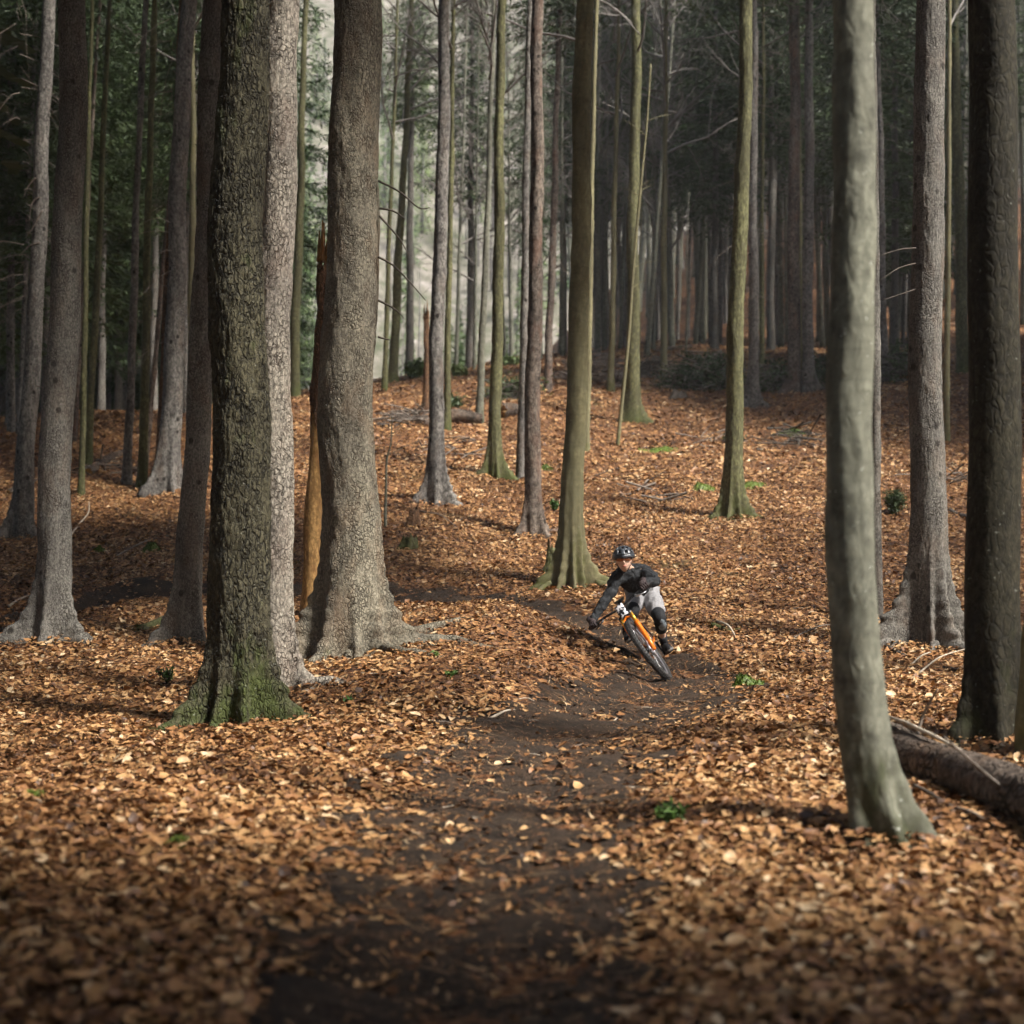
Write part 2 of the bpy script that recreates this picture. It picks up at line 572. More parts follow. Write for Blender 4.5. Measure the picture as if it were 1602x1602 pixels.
M['beech'] = bark('beech_bark', (0.20, 0.185, 0.105), (0.15, 0.14, 0.08), 6, 0.3, 0.3, 0.25, 0.01, moss=(0.085, 0.09, 0.028), moss_amt=0.02, moss_base=0.3, spots=0.25, rings=0.16, grain=16, contrast=0.25)
M['beech_grey'] = bark('beech_bark_grey', (0.20, 0.205, 0.162), (0.15, 0.15, 0.115), 9, 0.4, 0.3, 0.35, 0.01, moss=(0.055, 0.060, 0.030), moss_amt=-0.07, moss_base=0.42, spots=0.9, rings=0.14, knots=0.0, grain=14, contrast=0.45)
M['beech_green'] = bark('beech_bark_mossy', (0.125, 0.125, 0.062), (0.07, 0.066, 0.035), 14, 0.3, 0.3, 0.5, 0.012, moss=(0.062, 0.072, 0.022), moss_amt=0.06, moss_base=0.30, contrast=0.6, grain=22)
M['beech_dark'] = bark('beech_bark_dark_lichen', (0.036, 0.033, 0.022), (0.02, 0.018, 0.014), 20, 0.35, 0.25, 0.4, 0.01, moss=(0.032, 0.036, 0.014), moss_amt=0.0, moss_base=0.2, spots=0.35)
M['dead_bark'] = bark('dead_bark', (0.20, 0.115, 0.065), (0.05, 0.03, 0.02), 24, 0.4, 0.2, 0.8, 0.02, moss_amt=-0.4, moss_base=0.0)
M['bare_wood'] = bark('barkless_yellow_wood', (0.40, 0.245, 0.095), (0.20, 0.11, 0.042), 16, 0.08, 0.3, 0.35, 0.008, moss_amt=-0.4, moss_base=0.0, tint=(0.22, 0.105, 0.045), tint_amt=0.8)
M['log'] = bark('fallen_log_bark', (0.15, 0.12, 0.098), (0.03, 0.024, 0.02), 17, 1.0, 0.2, 1.0, 0.03, moss_amt=-0.12, moss_base=0.0, tint=(0.20, 0.12, 0.07), tint_amt=0.5)
M['twig'] = flat_mat('dead_twig_wood', (0.17, 0.14, 0.115), 0.8, var=0.25, scale=12)
M['twig_pale'] = flat_mat('pale_stick_wood', (0.42, 0.36, 0.28), 0.7, var=0.2, scale=14)
M['twig_dark'] = flat_mat('dark_branch_wood', (0.075, 0.062, 0.05), 0.85, var=0.25, scale=12)
M['bare_far'] = flat_mat('bare_crown_bark', (0.17, 0.155, 0.14), 0.85, var=0.2, scale=3)


def needle_mat(name, col, col2):
    m, n, b = new_mat(name)
    oi = N(n, 'ShaderNodeObjectInfo'); tc = N(n, 'ShaderNodeTexCoord')
    nz = noise_n(n, tc.outputs['Object'], 1.7, 3)
    mixf = math_n(n, 'ADD', math_n(n, 'MULTIPLY', oi.outputs['Random'], 0.5), math_n(n, 'MULTIPLY', nz.outputs['Fac'], 0.6))
    r = ramp(n, [(0.25, col), (0.8, col2)])
    n.links.new(mixf, r.inputs[0]); n.links.new(r.outputs[0], b.inputs['Base Color'])
    b.inputs['Roughness'].default_value = 0.55
    return m


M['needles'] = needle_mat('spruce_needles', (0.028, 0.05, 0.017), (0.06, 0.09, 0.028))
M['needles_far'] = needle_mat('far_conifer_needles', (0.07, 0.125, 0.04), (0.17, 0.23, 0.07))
M['moss'] = needle_mat('bright_moss', (0.06, 0.10, 0.012), (0.13, 0.17, 0.03))
M['green_leaf'] = needle_mat('green_plant_leaf', (0.04, 0.09, 0.02), (0.09, 0.16, 0.035))


def leaf_mats():
    m, n, b = new_mat('dry_beech_leaf')
    at = N(n, 'ShaderNodeAttribute', attribute_name='tone')
    r = ramp(n, LEAF_RAMP)
    n.links.new(at.outputs['Fac'], r.inputs[0])
    tc = N(n, 'ShaderNodeTexCoord')
    nz = noise_n(n, tc.outputs['Object'], 90, 2)
    rr = ramp(n, [(0.3, (0.75, 0.75, 0.75)), (0.7, (1.15, 1.15, 1.15))]); n.links.new(nz.outputs['Fac'], rr.inputs[0])
    c = mixrgb(n, 1.0, r.outputs[0], rr.outputs[0], 'MULTIPLY')
    n.links.new(c, b.inputs['Base Color'])
    b.inputs['Roughness'].default_value = 0.5
    b.inputs['Specular IOR Level'].default_value = 0.4
    m2, n, b = new_mat('single_dry_beech_leaf')
    oi = N(n, 'ShaderNodeObjectInfo')
    r = ramp(n, LEAF_RAMP)
    n.links.new(oi.outputs['Random'], r.inputs[0])
    n.links.new(r.outputs[0], b.inputs['Base Color'])
    b.inputs['Roughness'].default_value = 0.5
    b.inputs['Specular IOR Level'].default_value = 0.4
    return m, m2


LEAF_RAMP = [(0.0, (0.05, 0.024, 0.012)), (0.2, (0.12, 0.054, 0.023)), (0.42, (0.26, 0.122, 0.047)), (0.62, (0.395, 0.212, 0.084)), (0.84, (0.51, 0.315, 0.145)), (1.0, (0.62, 0.46, 0.28))]
M['leaf'], M['leaf_one'] = leaf_mats()


def floor_mat():
    m, n, b = new_mat('leafy_forest_floor')
    tc = N(n, 'ShaderNodeTexCoord')
    co = tc.outputs['Object']
    vo = N(n, 'ShaderNodeTexVoronoi'); vo.inputs['Scale'].default_value = 24
    n.links.new(co, vo.inputs['Vector'])
    sp = N(n, 'ShaderNodeSeparateColor'); n.links.new(vo.outputs['Color'], sp.inputs[0])
    r = ramp(n, [(0.0, (0.03, 0.016, 0.009)), (0.3, (0.10, 0.042, 0.018)), (0.6, (0.22, 0.092, 0.033)), (0.9, (0.36, 0.18, 0.07)), (1.0, (0.45, 0.29, 0.15))])
    n.links.new(sp.outputs[0], r.inputs[0])
    nz = noise_n(n, co, 1.1, 5, 0.65)
    rr = ramp(n, [(0.35, (0.35, 0.33, 0.32)), (0.65, (1.0, 1.0, 1.0))]); n.links.new(nz.outputs['Fac'], rr.inputs[0])
    c = mixrgb(n, 1.0, r.outputs[0], rr.outputs[0], 'MULTIPLY')
    g = noise_n(n, mapping(n, co, (1, 1, 1), (9, 4, 0)), 0.55, 6, 0.7)
    gr = ramp(n, [(0.62, (0, 0, 0)), (0.72, (0.6, 0.6, 0.6))]); n.links.new(g.outputs['Fac'], gr.inputs[0])
    c = mixrgb(n, gr.outputs[0], c, (0.06, 0.07, 0.02))
    n.links.new(c, b.inputs['Base Color'])
    b.inputs['Roughness'].default_value = 0.8
    bp = N(n, 'ShaderNodeBump'); setin(bp, Strength=0.6, Distance=0.03)
    n.links.new(vo.outputs['Distance'], bp.inputs['Height']); n.links.new(bp.outputs[0], b.inputs['Normal'])
    return m


def soil_mat():
    m, n, b = new_mat('dark_trail_soil')
    tc = N(n, 'ShaderNodeTexCoord'); co = tc.outputs['Object']
    a = noise_n(n, co, 5, 8, 0.72); f = noise_n(n, co, 60, 5, 0.7)
    r = ramp(n, [(0.34, (0.010, 0.007, 0.005)), (0.48, (0.031, 0.020, 0.0125)), (0.66, (0.095, 0.058, 0.034))])
    n.links.new(math_n(n, 'ADD', math_n(n, 'MULTIPLY', a.outputs['Fac'], 0.6), math_n(n, 'MULTIPLY', f.outputs['Fac'], 0.4)), r.inputs[0])
    n.links.new(r.outputs[0], b.inputs['Base Color'])
    b.inputs['Roughness'].default_value = 0.75
    bp = N(n, 'ShaderNodeBump'); setin(bp, Strength=0.9, Distance=0.03)
    n.links.new(math_n(n, 'ADD', a.outputs['Fac'], f.outputs['Fac']), bp.inputs['Height']); n.links.new(bp.outputs[0], b.inputs['Normal'])
    return m


def hill_mat():
    m, n, b = new_mat('far_hillside_slope')
    tc = N(n, 'ShaderNodeTexCoord'); co = tc.outputs['Object']
    a = noise_n(n, co, 0.09, 8, 0.75); f = noise_n(n, co, 0.6, 6, 0.75)
    r = ramp(n, [(0.36, (0.035, 0.05, 0.02)), (0.46, (0.10, 0.10, 0.065)), (0.54, (0.20, 0.18, 0.15)), (0.64, (0.36, 0.33, 0.30))])
    n.links.new(math_n(n, 'ADD', math_n(n, 'MULTIPLY', a.outputs['Fac'], 0.5), math_n(n, 'MULTIPLY', f.outputs['Fac'], 0.5)), r.inputs[0])
    n.links.new(r.outputs[0], b.inputs['Base Color'])
    b.inputs['Roughness'].default_value = 0.9
    return m


M['floor'] = floor_mat(); M['soil'] = soil_mat(); M['hill'] = hill_mat()

# ------------------------------------------------------------------ ground, trail, far hillside
def axis(parts):
    o = [parts[0][0]]
    for a, b, s in parts:
        k = max(1, int(round((b - a) / s)))
        o += list(a + (b - a) * (np.arange(k) + 1) / k)
    return np.array(o)


gx = axis([(-70, -30, 4), (-30, -12, 0.8), (-12, 12, 0.2), (12, 30, 0.8), (30, 70, 4)])
gy = axis([(-30, 1, 1.5), (1, 24, 0.2), (24, 45, 0.4), (45, 80, 1.2), (80, 125, 4)])
GX, GY = np.meshgrid(gx, gy)
GZ = ground(GX, GY)


def grid_faces(nr, nc, wrap=False):
    i = np.arange(nr - 1)[:, None]; j = np.arange(nc if wrap else nc - 1)[None]
    j2 = (j + 1) % nc
    return np.stack([i * nc + j, i * nc + j2, (i + 1) * nc + j2, (i + 1) * nc + j], -1).reshape(-1, 4)


floor_o = mesh_np('forest_floor', np.stack([GX, GY, GZ], -1).reshape(-1, 3), grid_faces(*GX.shape), M['floor'])
floor_o['kind'] = 'structure'

# the bare trail: a sheet of soil just above the floor, its edges ragged
seg = catmull(_tp, 40)
step = np.concatenate([[0], np.cumsum(np.hypot(np.diff(seg[:, 0]), np.diff(seg[:, 1])))])
s_new = np.arange(0, step[-1], 0.07)
cx, cy, cw = (np.interp(s_new, step, seg[:, k]) for k in range(3))
tx, ty = np.gradient(cx), np.gradient(cy)
tl = np.hypot(tx, ty); tx, ty = tx / tl, ty / tl
ac = np.linspace(-1.3, 1.3, 33)
TX = cx[:, None] + (-ty)[:, None] * ac[None] * cw[:, None]
TY = cy[:, None] + tx[:, None] * ac[None] * cw[:, None]
edge_n = fbm(TX * 2.3, TY * 2.3, seed=31, oct=4)
lift = np.clip((1.02 + 0.30 * edge_n - np.abs(ac)[None]) * 0.22, -0.05, 0.016)
rut = 0.022 * np.exp(-((ac - 0.12) / 0.09) ** 2) + 0.012 * np.exp(-((ac + 0.2) / 0.12) ** 2)
TZ = ground(TX, TY) + lift - rut[None] * (lift > 0.01) * 0.6 + (lift > 0.01) * (0.026 * fbm(TX * 5, TY * 5, seed=37, oct=5) + 0.012 * np.abs(fbm(TX * 2.2, TY * 2.2, seed=39, oct=2)))
trail_o = mesh_np('trail', np.stack([TX, TY, TZ], -1).reshape(-1, 3), grid_faces(*TX.shape), M['soil'])
trail_o['kind'] = 'structure'


def hill_z(x, y):
    t = np.clip((y - 95) / 190, 0, 1.6)
    return -6 + 128 * t ** 1.12 + 5 * fbm(x * 0.03, y * 0.03, seed=51) + 1.5 * fbm(x * 0.15, y * 0.15, seed=57) - 0.12 * np.clip(x, -200, 0)


hx = np.linspace(-190, 190, 96); hy = np.linspace(92, 330, 70)
HX, HY = np.meshgrid(hx, hy)
hill_o = mesh_np('hills', np.stack([HX, HY, hill_z(HX, HY)], -1).reshape(-1, 3), grid_faces(*HX.shape), M['hill'])
hill_o['kind'] = 'structure'

# ------------------------------------------------------------------ shared crown meshes
def mesh_only(name, V, polys, mat, smooth=False):
    o = mesh_np(name, V, polys, mat, None, smooth)
    me = o.data
    bpy.data.objects.remove(o)
    return me


def spruce_crown(seed, L=14.0, rmax=3.0, whorl=0.42, per=6, spread=0.0):
    """drooping boughs in whorls, every bough a spine with many small needle sprays"""
    r = np.random.default_rng(seed)
    quads = []
    z = 0.0
    spines = Geo()
    while z < L:
        t = z / L
        lb = rmax * (1 - t) ** 0.8 * (0.55 + 0.45 * min(1, t * 6 + 0.3))
        for k in range(per):
            a = 2 * math.pi * (k + r.random() * 0.7) / per + z * 1.3
            ln = lb * r.uniform(0.6, 1.1)
            if ln < 0.15:
                continue
            d = np.array([math.cos(a), math.sin(a), 0]); sd = np.array([-d[1], d[0], 0])
            n = max(5, int(ln / 0.16))
            s = (np.arange(n) + 0.5) / n
            droop = r.uniform(0.25, 0.55)
            pts = d[None] * (s * ln)[:, None] + np.array([0, 0, 1.0])[None] * (z + r.uniform(-0.15, 0.15) - droop * ln * s ** 1.3 + 0.18 * ln * s ** 3)[:, None]
            spines.tube(pts[[0, n // 2, n - 1]], [0.025, 0.015, 0.005], 3, False)
            for i in range(n):
                w = 0.42 * math.sin(math.pi * min(0.92, s[i] * 0.8 + 0.16)) * min(1, ln / 1.2) + 0.06
                for sg in (-1, 1):
                    m = 4
                    dirv = sd * sg + d * r.uniform(0.35, 0.8) + np.array([0, 0, r.uniform(-0.75, -0.1)])
                    dirv /= np.linalg.norm(dirv)
                    ll = w * r.uniform(0.7, 1.5)
                    for q in range(m):
                        o = pts[i] + dirv * ll * (q / m)
                        d2 = dirv + r.normal(0, 0.45, 3); d2 /= np.linalg.norm(d2)
                        pr = np.cross(d2, r.normal(0, 1, 3)); pr /= np.linalg.norm(pr) + 1e-9
                        e = ll * 0.42 + 0.05
                        h = 0.018 + 0.008 * r.random()
                        quads.append([o - pr * h * 0.4, o + d2 * e * 0.5 + pr * h, o + d2 * e, o + d2 * e * 0.5 - pr * h])
        z += whorl * r.uniform(0.8, 1.2)
    Q = np.array(quads).reshape(-1, 3)
    Fq = np.arange(len(Q)).reshape(-1, 4)
    sv = np.concatenate(spines.v); sf = np.array(spines.f) + len(Q)
    return mesh_only('spruce_crown', np.concatenate([Q, sv]), np.concatenate([Fq, sf]), M['needles'])


def grow(g, p, d, ln, rad, depth, r, droop=0.0, sides=4, maxd=3):
    n = 4
    pts = [p]; dd = d.copy()
    for i in range(n):
        dd = dd + r.normal(0, 0.13, 3) + np.array([0, 0, 0.06 - droop * 0.1]); dd /= np.linalg.norm(dd)
        pts.append(pts[-1] + dd * ln / n)
    rr = np.linspace(rad, rad * 0.45, n + 1)
    g.tube(pts, rr, sides if depth == 0 else 3, False)
    if depth >= maxd:
        return
    k = r.integers(3, 5) if depth else r.integers(4, 7)
    for _ in range(k):
        i = r.integers(1, n + 1)
        ax = r.normal(0, 1, 3); ax -= dd * ax.dot(dd); ax /= np.linalg.norm(ax) + 1e-9
        nd = dd * r.uniform(0.55, 0.9) + ax * r.uniform(0.4, 0.8); nd /= np.linalg.norm(nd)
        grow(g, pts[i], nd, ln * r.uniform(0.4, 0.62), rr[i] * 0.55, depth + 1, r, droop, sides, maxd)


def bare_crown(seed, L=11.0, n=26, rmin=0.02, lmax=3.2, up=0.5):
    r = np.random.default_rng(seed); g = Geo()
    for i in range(n):
        z = L * (i / n) ** 0.9
        a = r.uniform(0, 2 * math.pi)
        d = np.array([math.cos(a), math.sin(a), r.uniform(0.1, 0.4 + up)]); d /= np.linalg.norm(d)
        grow(g, np.array([0, 0, z]), d, lmax * (1 - 0.6 * z / L) * r.uniform(0.5, 1.1), 0.035 * (1 - 0.5 * z / L), 0, r)
    return mesh_only('bare_crown', np.concatenate(g.v), np.array(g.f), M['bare_far'])


def dead_skirt(seed, L=8.0, n=46):
    """thin dead side branches low on a conifer stem"""
    r = np.random.default_rng(seed); g = Geo()
    for i in range(n):
        z = L * (i + r.random()) / n; a = r.uniform(0, 2 * math.pi)
        d = np.array([math.cos(a), math.sin(a), r.uniform(-0.25, 0.25)]); ln = r.uniform(0.4, 1.9)
        pts = [np.array([0, 0, z]) + d * ln * t + np.array([0, 0, -0.35 * ln * t * t]) + r.normal(0, 0.02, 3) for t in (0.02, 0.35, 0.7, 1.0)]
        g.tube(pts, [0.011, 0.008, 0.006, 0.003], 3, False)
        for q in range(r.integers(0, 5)):
            t0 = r.uniform(0.3, 0.9); p0 = np.array([0, 0, z]) + d * ln * t0 + np.array([0, 0, -0.35 * ln * t0 * t0])
            e = d + r.normal(0, 0.7, 3); e /= np.linalg.norm(e)
            g.tube([p0, p0 + e * ln * 0.18, p0 + e * ln * 0.36 - np.array([0, 0, 0.04])], [0.005, 0.004, 0.002], 3, False)
    return mesh_only('dead_twigs', np.concatenate(g.v), np.array(g.f), M['twig'])


SPRUCE = [spruce_crown(1), spruce_crown(2, 13, 2.6), spruce_crown(3, 15, 3.3, 0.5)]
BARE = [bare_crown(4), bare_crown(5, 10, 22), bare_crown(6, 12, 30, lmax=2.6)]
SKIRT = [dead_skirt(8), dead_skirt(9, 9, 52)]


def far_conifer(seed):
    r = np.random.default_rng(seed); quads = []
    L = 17.0; z = 0.6
    while z < L:
        t = z / L; lb = 3.4 * (1 - t) ** 0.9 + 0.1
        for k in range(9):
            a = r.uniform(0, 6.283); d = np.array([math.cos(a), math.sin(a), 0]); sd = np.array([-d[1], d[0], 0])
            ln = lb * r.uniform(0.5, 1.1)
            for i in range(max(2, int(ln / 0.45))):
                s = (i + r.random()) / max(2, int(ln / 0.45))
                o = d * ln * s + np.array([0, 0, z - 0.45 * ln * s + r.normal(0, 0.12)])
                e = d * 0.35 * r.uniform(0.5, 1.2) + sd * r.normal(0, 0.3) + np.array([0, 0, r.uniform(-0.3, 0.0)])
                pr = np.cross(e, r.normal(0, 1, 3)); pr *= 0.11 / (np.linalg.norm(pr) + 1e-9)
                quads.append([o - e * 0.4, o + pr, o + e, o - pr])
        z += 0.5
    Q = np.array(quads).reshape(-1, 3)
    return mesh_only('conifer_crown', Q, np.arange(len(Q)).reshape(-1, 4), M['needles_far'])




def shade_crown(seed):
    """a spruce crown kept above the view for its shade: the same whorls with fewer, larger sprays"""
    r = np.random.default_rng(seed); Q = []
    z = 0.0
    while z < 14:
        lb = 3.0 * (1 - z / 14) ** 0.8
        for k in range(6):
            a = 2 * math.pi * (k + r.random() * 0.7) / 6 + z * 1.3
            d = np.array([math.cos(a), math.sin(a), 0]); sd = np.array([-d[1], d[0], 0]); ln = lb * r.uniform(0.6, 1.1)
            n = max(2, int(ln / 0.4))
            for i in range(n):
                s = (i + 0.5) / n
                o = d * ln * s + np.array([0, 0, z - 0.4 * ln * s ** 1.3])
                w = 0.55 * math.sin(math.pi * min(0.9, s * 0.8 + 0.16)) * min(1, ln / 1.2) + 0.08
                for sg in (-1, 1):
                    tip = o + (sd * sg + d * 0.5) * w + np.array([0, 0, -0.35 * w * r.random()])
                    Q.append([o - d * 0.10, tip - d * 0.12, tip + d * 0.10, o + d * 0.16])
        z += 0.55
    Q = np.array(Q).reshape(-1, 3)
    return mesh_only('spruce_crown', Q, np.arange(len(Q)).reshape(-1, 4), M['needles'])


SHADE = [shade_crown(41), shade_crown(42)]
FARCON = [far_conifer(11), far_conifer(12)]


# ------------------------------------------------------------------ trunks
def trunk_mesh(axis_fn, H, r_ref, h_ref, roots, flare, nth, hs, mat, rough=0.012, plates=0.0, pscale=16, pstretch=0.5, seed=0, rtop=0.25, flare_h=0.32):
    th = np.linspace(0, 2 * math.pi, nth, endpoint=False)
    h = np.asarray(hs)
    Th, Hh = np.meshgrid(th, h)
    rad = r_ref * np.clip(1 - (Hh - h_ref) / (H * 1.12), rtop, 1.3)
    hp = np.maximum(Hh, 0.0)
    hm = np.minimum(Hh, 0.0)
    fl = r_ref * flare * 0.7 * np.exp(-hp / flare_h) * (1 + 0.22 * np.sin(Th * 5 + seed) + 0.15 * np.sin(Th * 3 + 2.1 * seed))
    for (ang, reach, wid, hsc) in roots:
        dl = np.abs((Th - R(ang) + math.pi) % (2 * math.pi) - math.pi)
        fl = fl + reach * 1.12 * np.exp(-(hp / hsc) ** 0.9) * np.exp(-(dl / (wid * 0.78)) ** 2) * (1 + 0.12 * np.sin(Hh * 40 + seed))
    rad = rad + fl - hm * 0.3 * r_ref
    X0, Y0 = np.cos(Th) * r_ref, np.sin(Th) * r_ref
    k = 1.0 / max(r_ref, 0.05)
    rad = rad + r_ref * 0.03 * fbm(X0 * k * 1.1 + seed, Y0 * k * 1.1, Hh * 0.7 + seed * 3, seed=seed)
    if rough:
        rad = rad + rough * fbm(X0 * 9 + seed, Y0 * 9, Hh * 4 + seed, seed=seed + 3, oct=3)
    if plates:
        ce = cell_edge(X0 * pscale + 0.3 * vnoise(X0 * 20, Y0 * 20, Hh * 20, seed=2), Y0 * pscale, Hh * pscale * pstretch + seed * 7 + 0.3 * vnoise(X0 * 18, Y0 * 18, Hh * 18, seed=5), seed=seed)
        rad = rad + plates * (np.clip(ce / 0.28, 0, 1) - 0.6) * np.clip(Hh * 3 + 0.4, 0.3, 1)
    C = np.array([axis_fn(v) for v in h])
    V = np.stack([C[:, 0:1] + rad * np.cos(Th), C[:, 1:2] + rad * np.sin(Th), C[:, 2:3] + 0 * rad], -1).reshape(-1, 3)
    return V, grid_faces(len(h), nth, True)


TREES = []     # (x, y, base z, radius, axis)


def heights(Hvis, H, dv, dt=0.8):
    low = np.arange(-0.45, min(1.0, Hvis), dv * 0.7)
    mid = np.arange(low[-1] + dv, Hvis, dv)
    top = np.arange(Hvis + dv, H, dt)
    return np.concatenate([low, mid, top, [H]])


def tree(name, px, py, w, topx, label, mat, cat='tree', H=24.0, roots=(), flare=0.35, nth=28, dv=0.12, bend=None, crown=None, h0=11.0, cs=1.0,
         skirt=None, group=None, plates=0, pscale=16, pstretch=0.5, rough=0.01, D=None, flare_h=0.32, wref=None, rtop=0.25, sk_h0=2.5):
    if D is None:
        base, D = hitp(px, py)
    else:
        base = P(px, py, D); base[2] = g1(base[0], base[1])
    r = w / 2 * D / F
    topp = P(topx, 275, D)
    hv = topp[2] - base[2]
    slope = (topp[0] - base[0]) / max(hv, 0.5)
    e = empty(name, base, label, cat, group)
    seed = (len(TREES) * 7) % 53 + 1

    def ax(h):
        x = slope * h
        if bend:
            x += bend(h)
        wob = 0.14 * r * math.sin(h * 0.9 + seed) + 0.08 * r * math.sin(h * 2.3 + seed * 2)
        return np.array([x + wob * min(1, max(0, h) / 1.5), 0.4 * wob, h])
    hvis = min(max(hv, 1.0) + 0.6 * D * 275 / F + 1.5, H - 1)
    V, Fc = trunk_mesh(ax, H, r, (wref if wref is not None else 1.8), roots, flare, nth, heights(hvis, H, dv), mat, rough, plates, pscale, pstretch, seed, rtop, flare_h)
    t = mesh_np('trunk', V, Fc, mat, e)
    if crown:
        ms = SPRUCE if crown == 'spruce' else BARE
        me = ms[seed % len(ms)]
        if D < 30 and crown == 'spruce':
            h0 = P(px, 0, D)[2] - base[2] + 4.2; cs = 1.2; me = SHADE[seed % 2] if D < 18 else me
            h0 += 0.0 if D < 18 else -0.5
        elif D < 30:
            h0 = P(px, 0, D)[2] - base[2] + 0.6; cs = 1.25
        c = link('crown', me, e)
        c.location = ax(h0)
        c.rotation_euler = (0, math.atan(slope), seed * 1.7)
        zl = max(0.4, (H - h0) / (14 if crown == 'spruce' else 11))
        c.scale = (cs, cs, zl)
    if skirt is not None:
        c = link('dead_twigs', SKIRT[seed % 2], e)
        c.location = ax(sk_h0); c.rotation_euler = (0, math.atan(slope), seed * 2.3)
        c.scale = (skirt, skirt, 1.0)
    TREES.append((base[0], base[1], base[2], r, D))
    return e, base, D, r, ax


def root_part(e, base, ang, start, length, r0, mat, rise=0.02, wig=0.15, seed=0):
    """an exposed root that runs out over the ground and dives into it"""
    rr = np.random.default_rng(seed + 100)
    a = R(ang); pts, rad = [], []
    n = 12
    for i in range(n + 1):
        t = i / n
        s = start + length * t
        b = a + wig * math.sin(t * 3 + seed)
        x, y = base[0] + math.cos(b) * s, base[1] + math.sin(b) * s
        z = g1(x, y) + r0 * (0.55 - 1.5 * t) + rise * (1 - t) + rr.normal(0, 0.008)
        pts.append((x, y, z)); rad.append(r0 * (1 - 0.72 * t) * rr.uniform(0.9, 1.1))
    g = Geo().tube(pts, rad, 9)
    return g.build('root', mat, e, base)


def branch_part(e, base, pts, r0, mat, name='branch', r1=0.004):
    pts = catmull(np.array(pts, float), 6)
    g = Geo().tube(pts, np.linspace(r0, r1, len(pts)), 5)
    return g.build(name, mat, e, base)


# ---- the trees one can tell apart
T = {}
T['A'] = tree('moss_covered_tree', 368, 1138, 91, 376, 'thick dark green mossy trunk with deep furrows and spreading roots, beside the pale plated spruce', M['mossy'], H=24,
              roots=[(-150, 0.42, 0.34, 0.22), (-18, 0.46, 0.32, 0.30), (-70, 0.20, 0.2, 0.3), (-110, 0.14, 0.2, 0.25), (35, 0.3, 0.3, 0.3), (165, 0.2, 0.3, 0.25), (95, 0.25, 0.4, 0.25)],
              flare=0.22, nth=150, dv=0.022, plates=0.012, pscale=26, pstretch=0.26, rough=0.012, crown='bare', h0=13)
T['B'] = tree('spruce_tree', 424, 1082, 62, 432, 'pale grey spruce with cracked bark plates, right behind the mossy furrowed trunk', M['spruce_pale'], H=27,
              roots=[(-15, 0.35, 0.28, 0.22), (60, 0.2, 0.3, 0.25), (-70, 0.12, 0.3, 0.25), (150, 0.2, 0.3, 0.2)], flare=0.25, nth=140, dv=0.022, plates=0.007, pscale=27, pstretch=0.7, rough=0.010, crown='spruce', h0=14)
T['C'] = tree('spruce_tree', 549, 1026, 87, 549, 'biggest spruce, brown grey bark, long spreading roots on the leafy mound in the centre left', M['spruce_big'], H=30,
              roots=[(-172, 0.68, 0.28, 0.32), (-6, 0.72, 0.26, 0.30), (24, 0.75, 0.24, 0.26), (-75, 0.20, 0.17, 0.18), (-38, 0.30, 0.26, 0.28), (-125, 0.22, 0.26, 0.28), (100, 0.4, 0.3, 0.3)],
              flare=0.30, nth=190, dv=0.022, plates=0.005, pscale=34, pstretch=0.55, rough=0.012, crown='spruce', h0=15)
T['E'] = tree('spruce_tree', 82, 997, 49, 101, 'thick grey spruce near the edge of the picture, flaring roots, stub marks up its stem', M['spruce'], H=28,
              roots=[(-160, 0.42, 0.3, 0.22), (-20, 0.25, 0.3, 0.25), (-95, 0.1, 0.3, 0.3), (60, 0.2, 0.3, 0.3)], flare=0.28, nth=96, dv=0.04, plates=0.007, pscale=34, rough=0.008, crown='spruce', h0=12)
T['F'] = tree('spruce_tree', 36, 838, 27, 60, 'outermost slim spruce leaning right, behind the thick grey edge spruce', M['spruce_grey'], H=25, roots=[(-160, 0.3, 0.3, 0.3), (-30, 0.15, 0.3, 0.3)], flare=0.45, nth=40, dv=0.08, crown='spruce', h0=9, skirt=0.6, flare_h=0.5)
T['G'] = tree('spruce_tree', 293, 1000, 40, 321, 'grey spruce almost hidden behind the mossy furrowed trunk, root showing at its foot', M['spruce'], H=27, roots=[(-150, 0.28, 0.3, 0.25), (-40, 0.15, 0.3, 0.25)], flare=0.35, nth=72, dv=0.05, plates=0.006, pscale=34, crown='spruce', h0=12)
T['H'] = tree('spruce_tree', 262, 768, 31, 279, 'grey spruce with a wide foot in the dark stand behind the mossy trunk', M['spruce_grey'], H=27, roots=[(-140, 0.3, 0.3, 0.3), (-60, 0.2, 0.2, 0.4), (10, 0.2, 0.3, 0.3)], flare=0.4, nth=48, dv=0.08, crown='spruce', h0=12, skirt=0.6, flare_h=0.5)
T['I1'] = tree('slim_tree', 127, 774, 9.5, 134, 'slender olive trunk just right of the thick grey edge spruce', M['beech_green'], H=17, crown='bare', h0=8, nth=16)
T['I2'] = tree('slim_tree', 138, 728, 11, 156, 'slender trunk crossing close behind the olive one near the edge spruce', M['beech_green'], H=18, crown='bare', h0=8, nth=16)
T['I3'] = tree('slim_tree', 116, 690, 8, 137, 'reddish slender trunk rising behind the thick grey edge spruce', M['spruce_red'], H=19, crown='spruce', h0=9, nth=14, cs=0.6)
T['J'] = tree('slim_tree', 198, 758, 12.5, 213, 'slim grey trunk in the dark stand, with a mossy foot beside the wide footed spruce', M['spruce_grey'], H=19, flare=0.6, crown='bare', h0=9, nth=20)
T['K'] = tree('slim_tree', 222, 764, 13, 231, 'greenish slim trunk between the grey mossy footed one and the wide footed spruce', M['beech_green'], H=20, flare=0.7, crown='bare', h0=9, nth=20)
T['K2'] = tree('slim_tree', 226, 742, 8, 266, 'thin rust brown stem leaning right across the dark stand', M['spruce_red'], H=16, crown=None, nth=12)
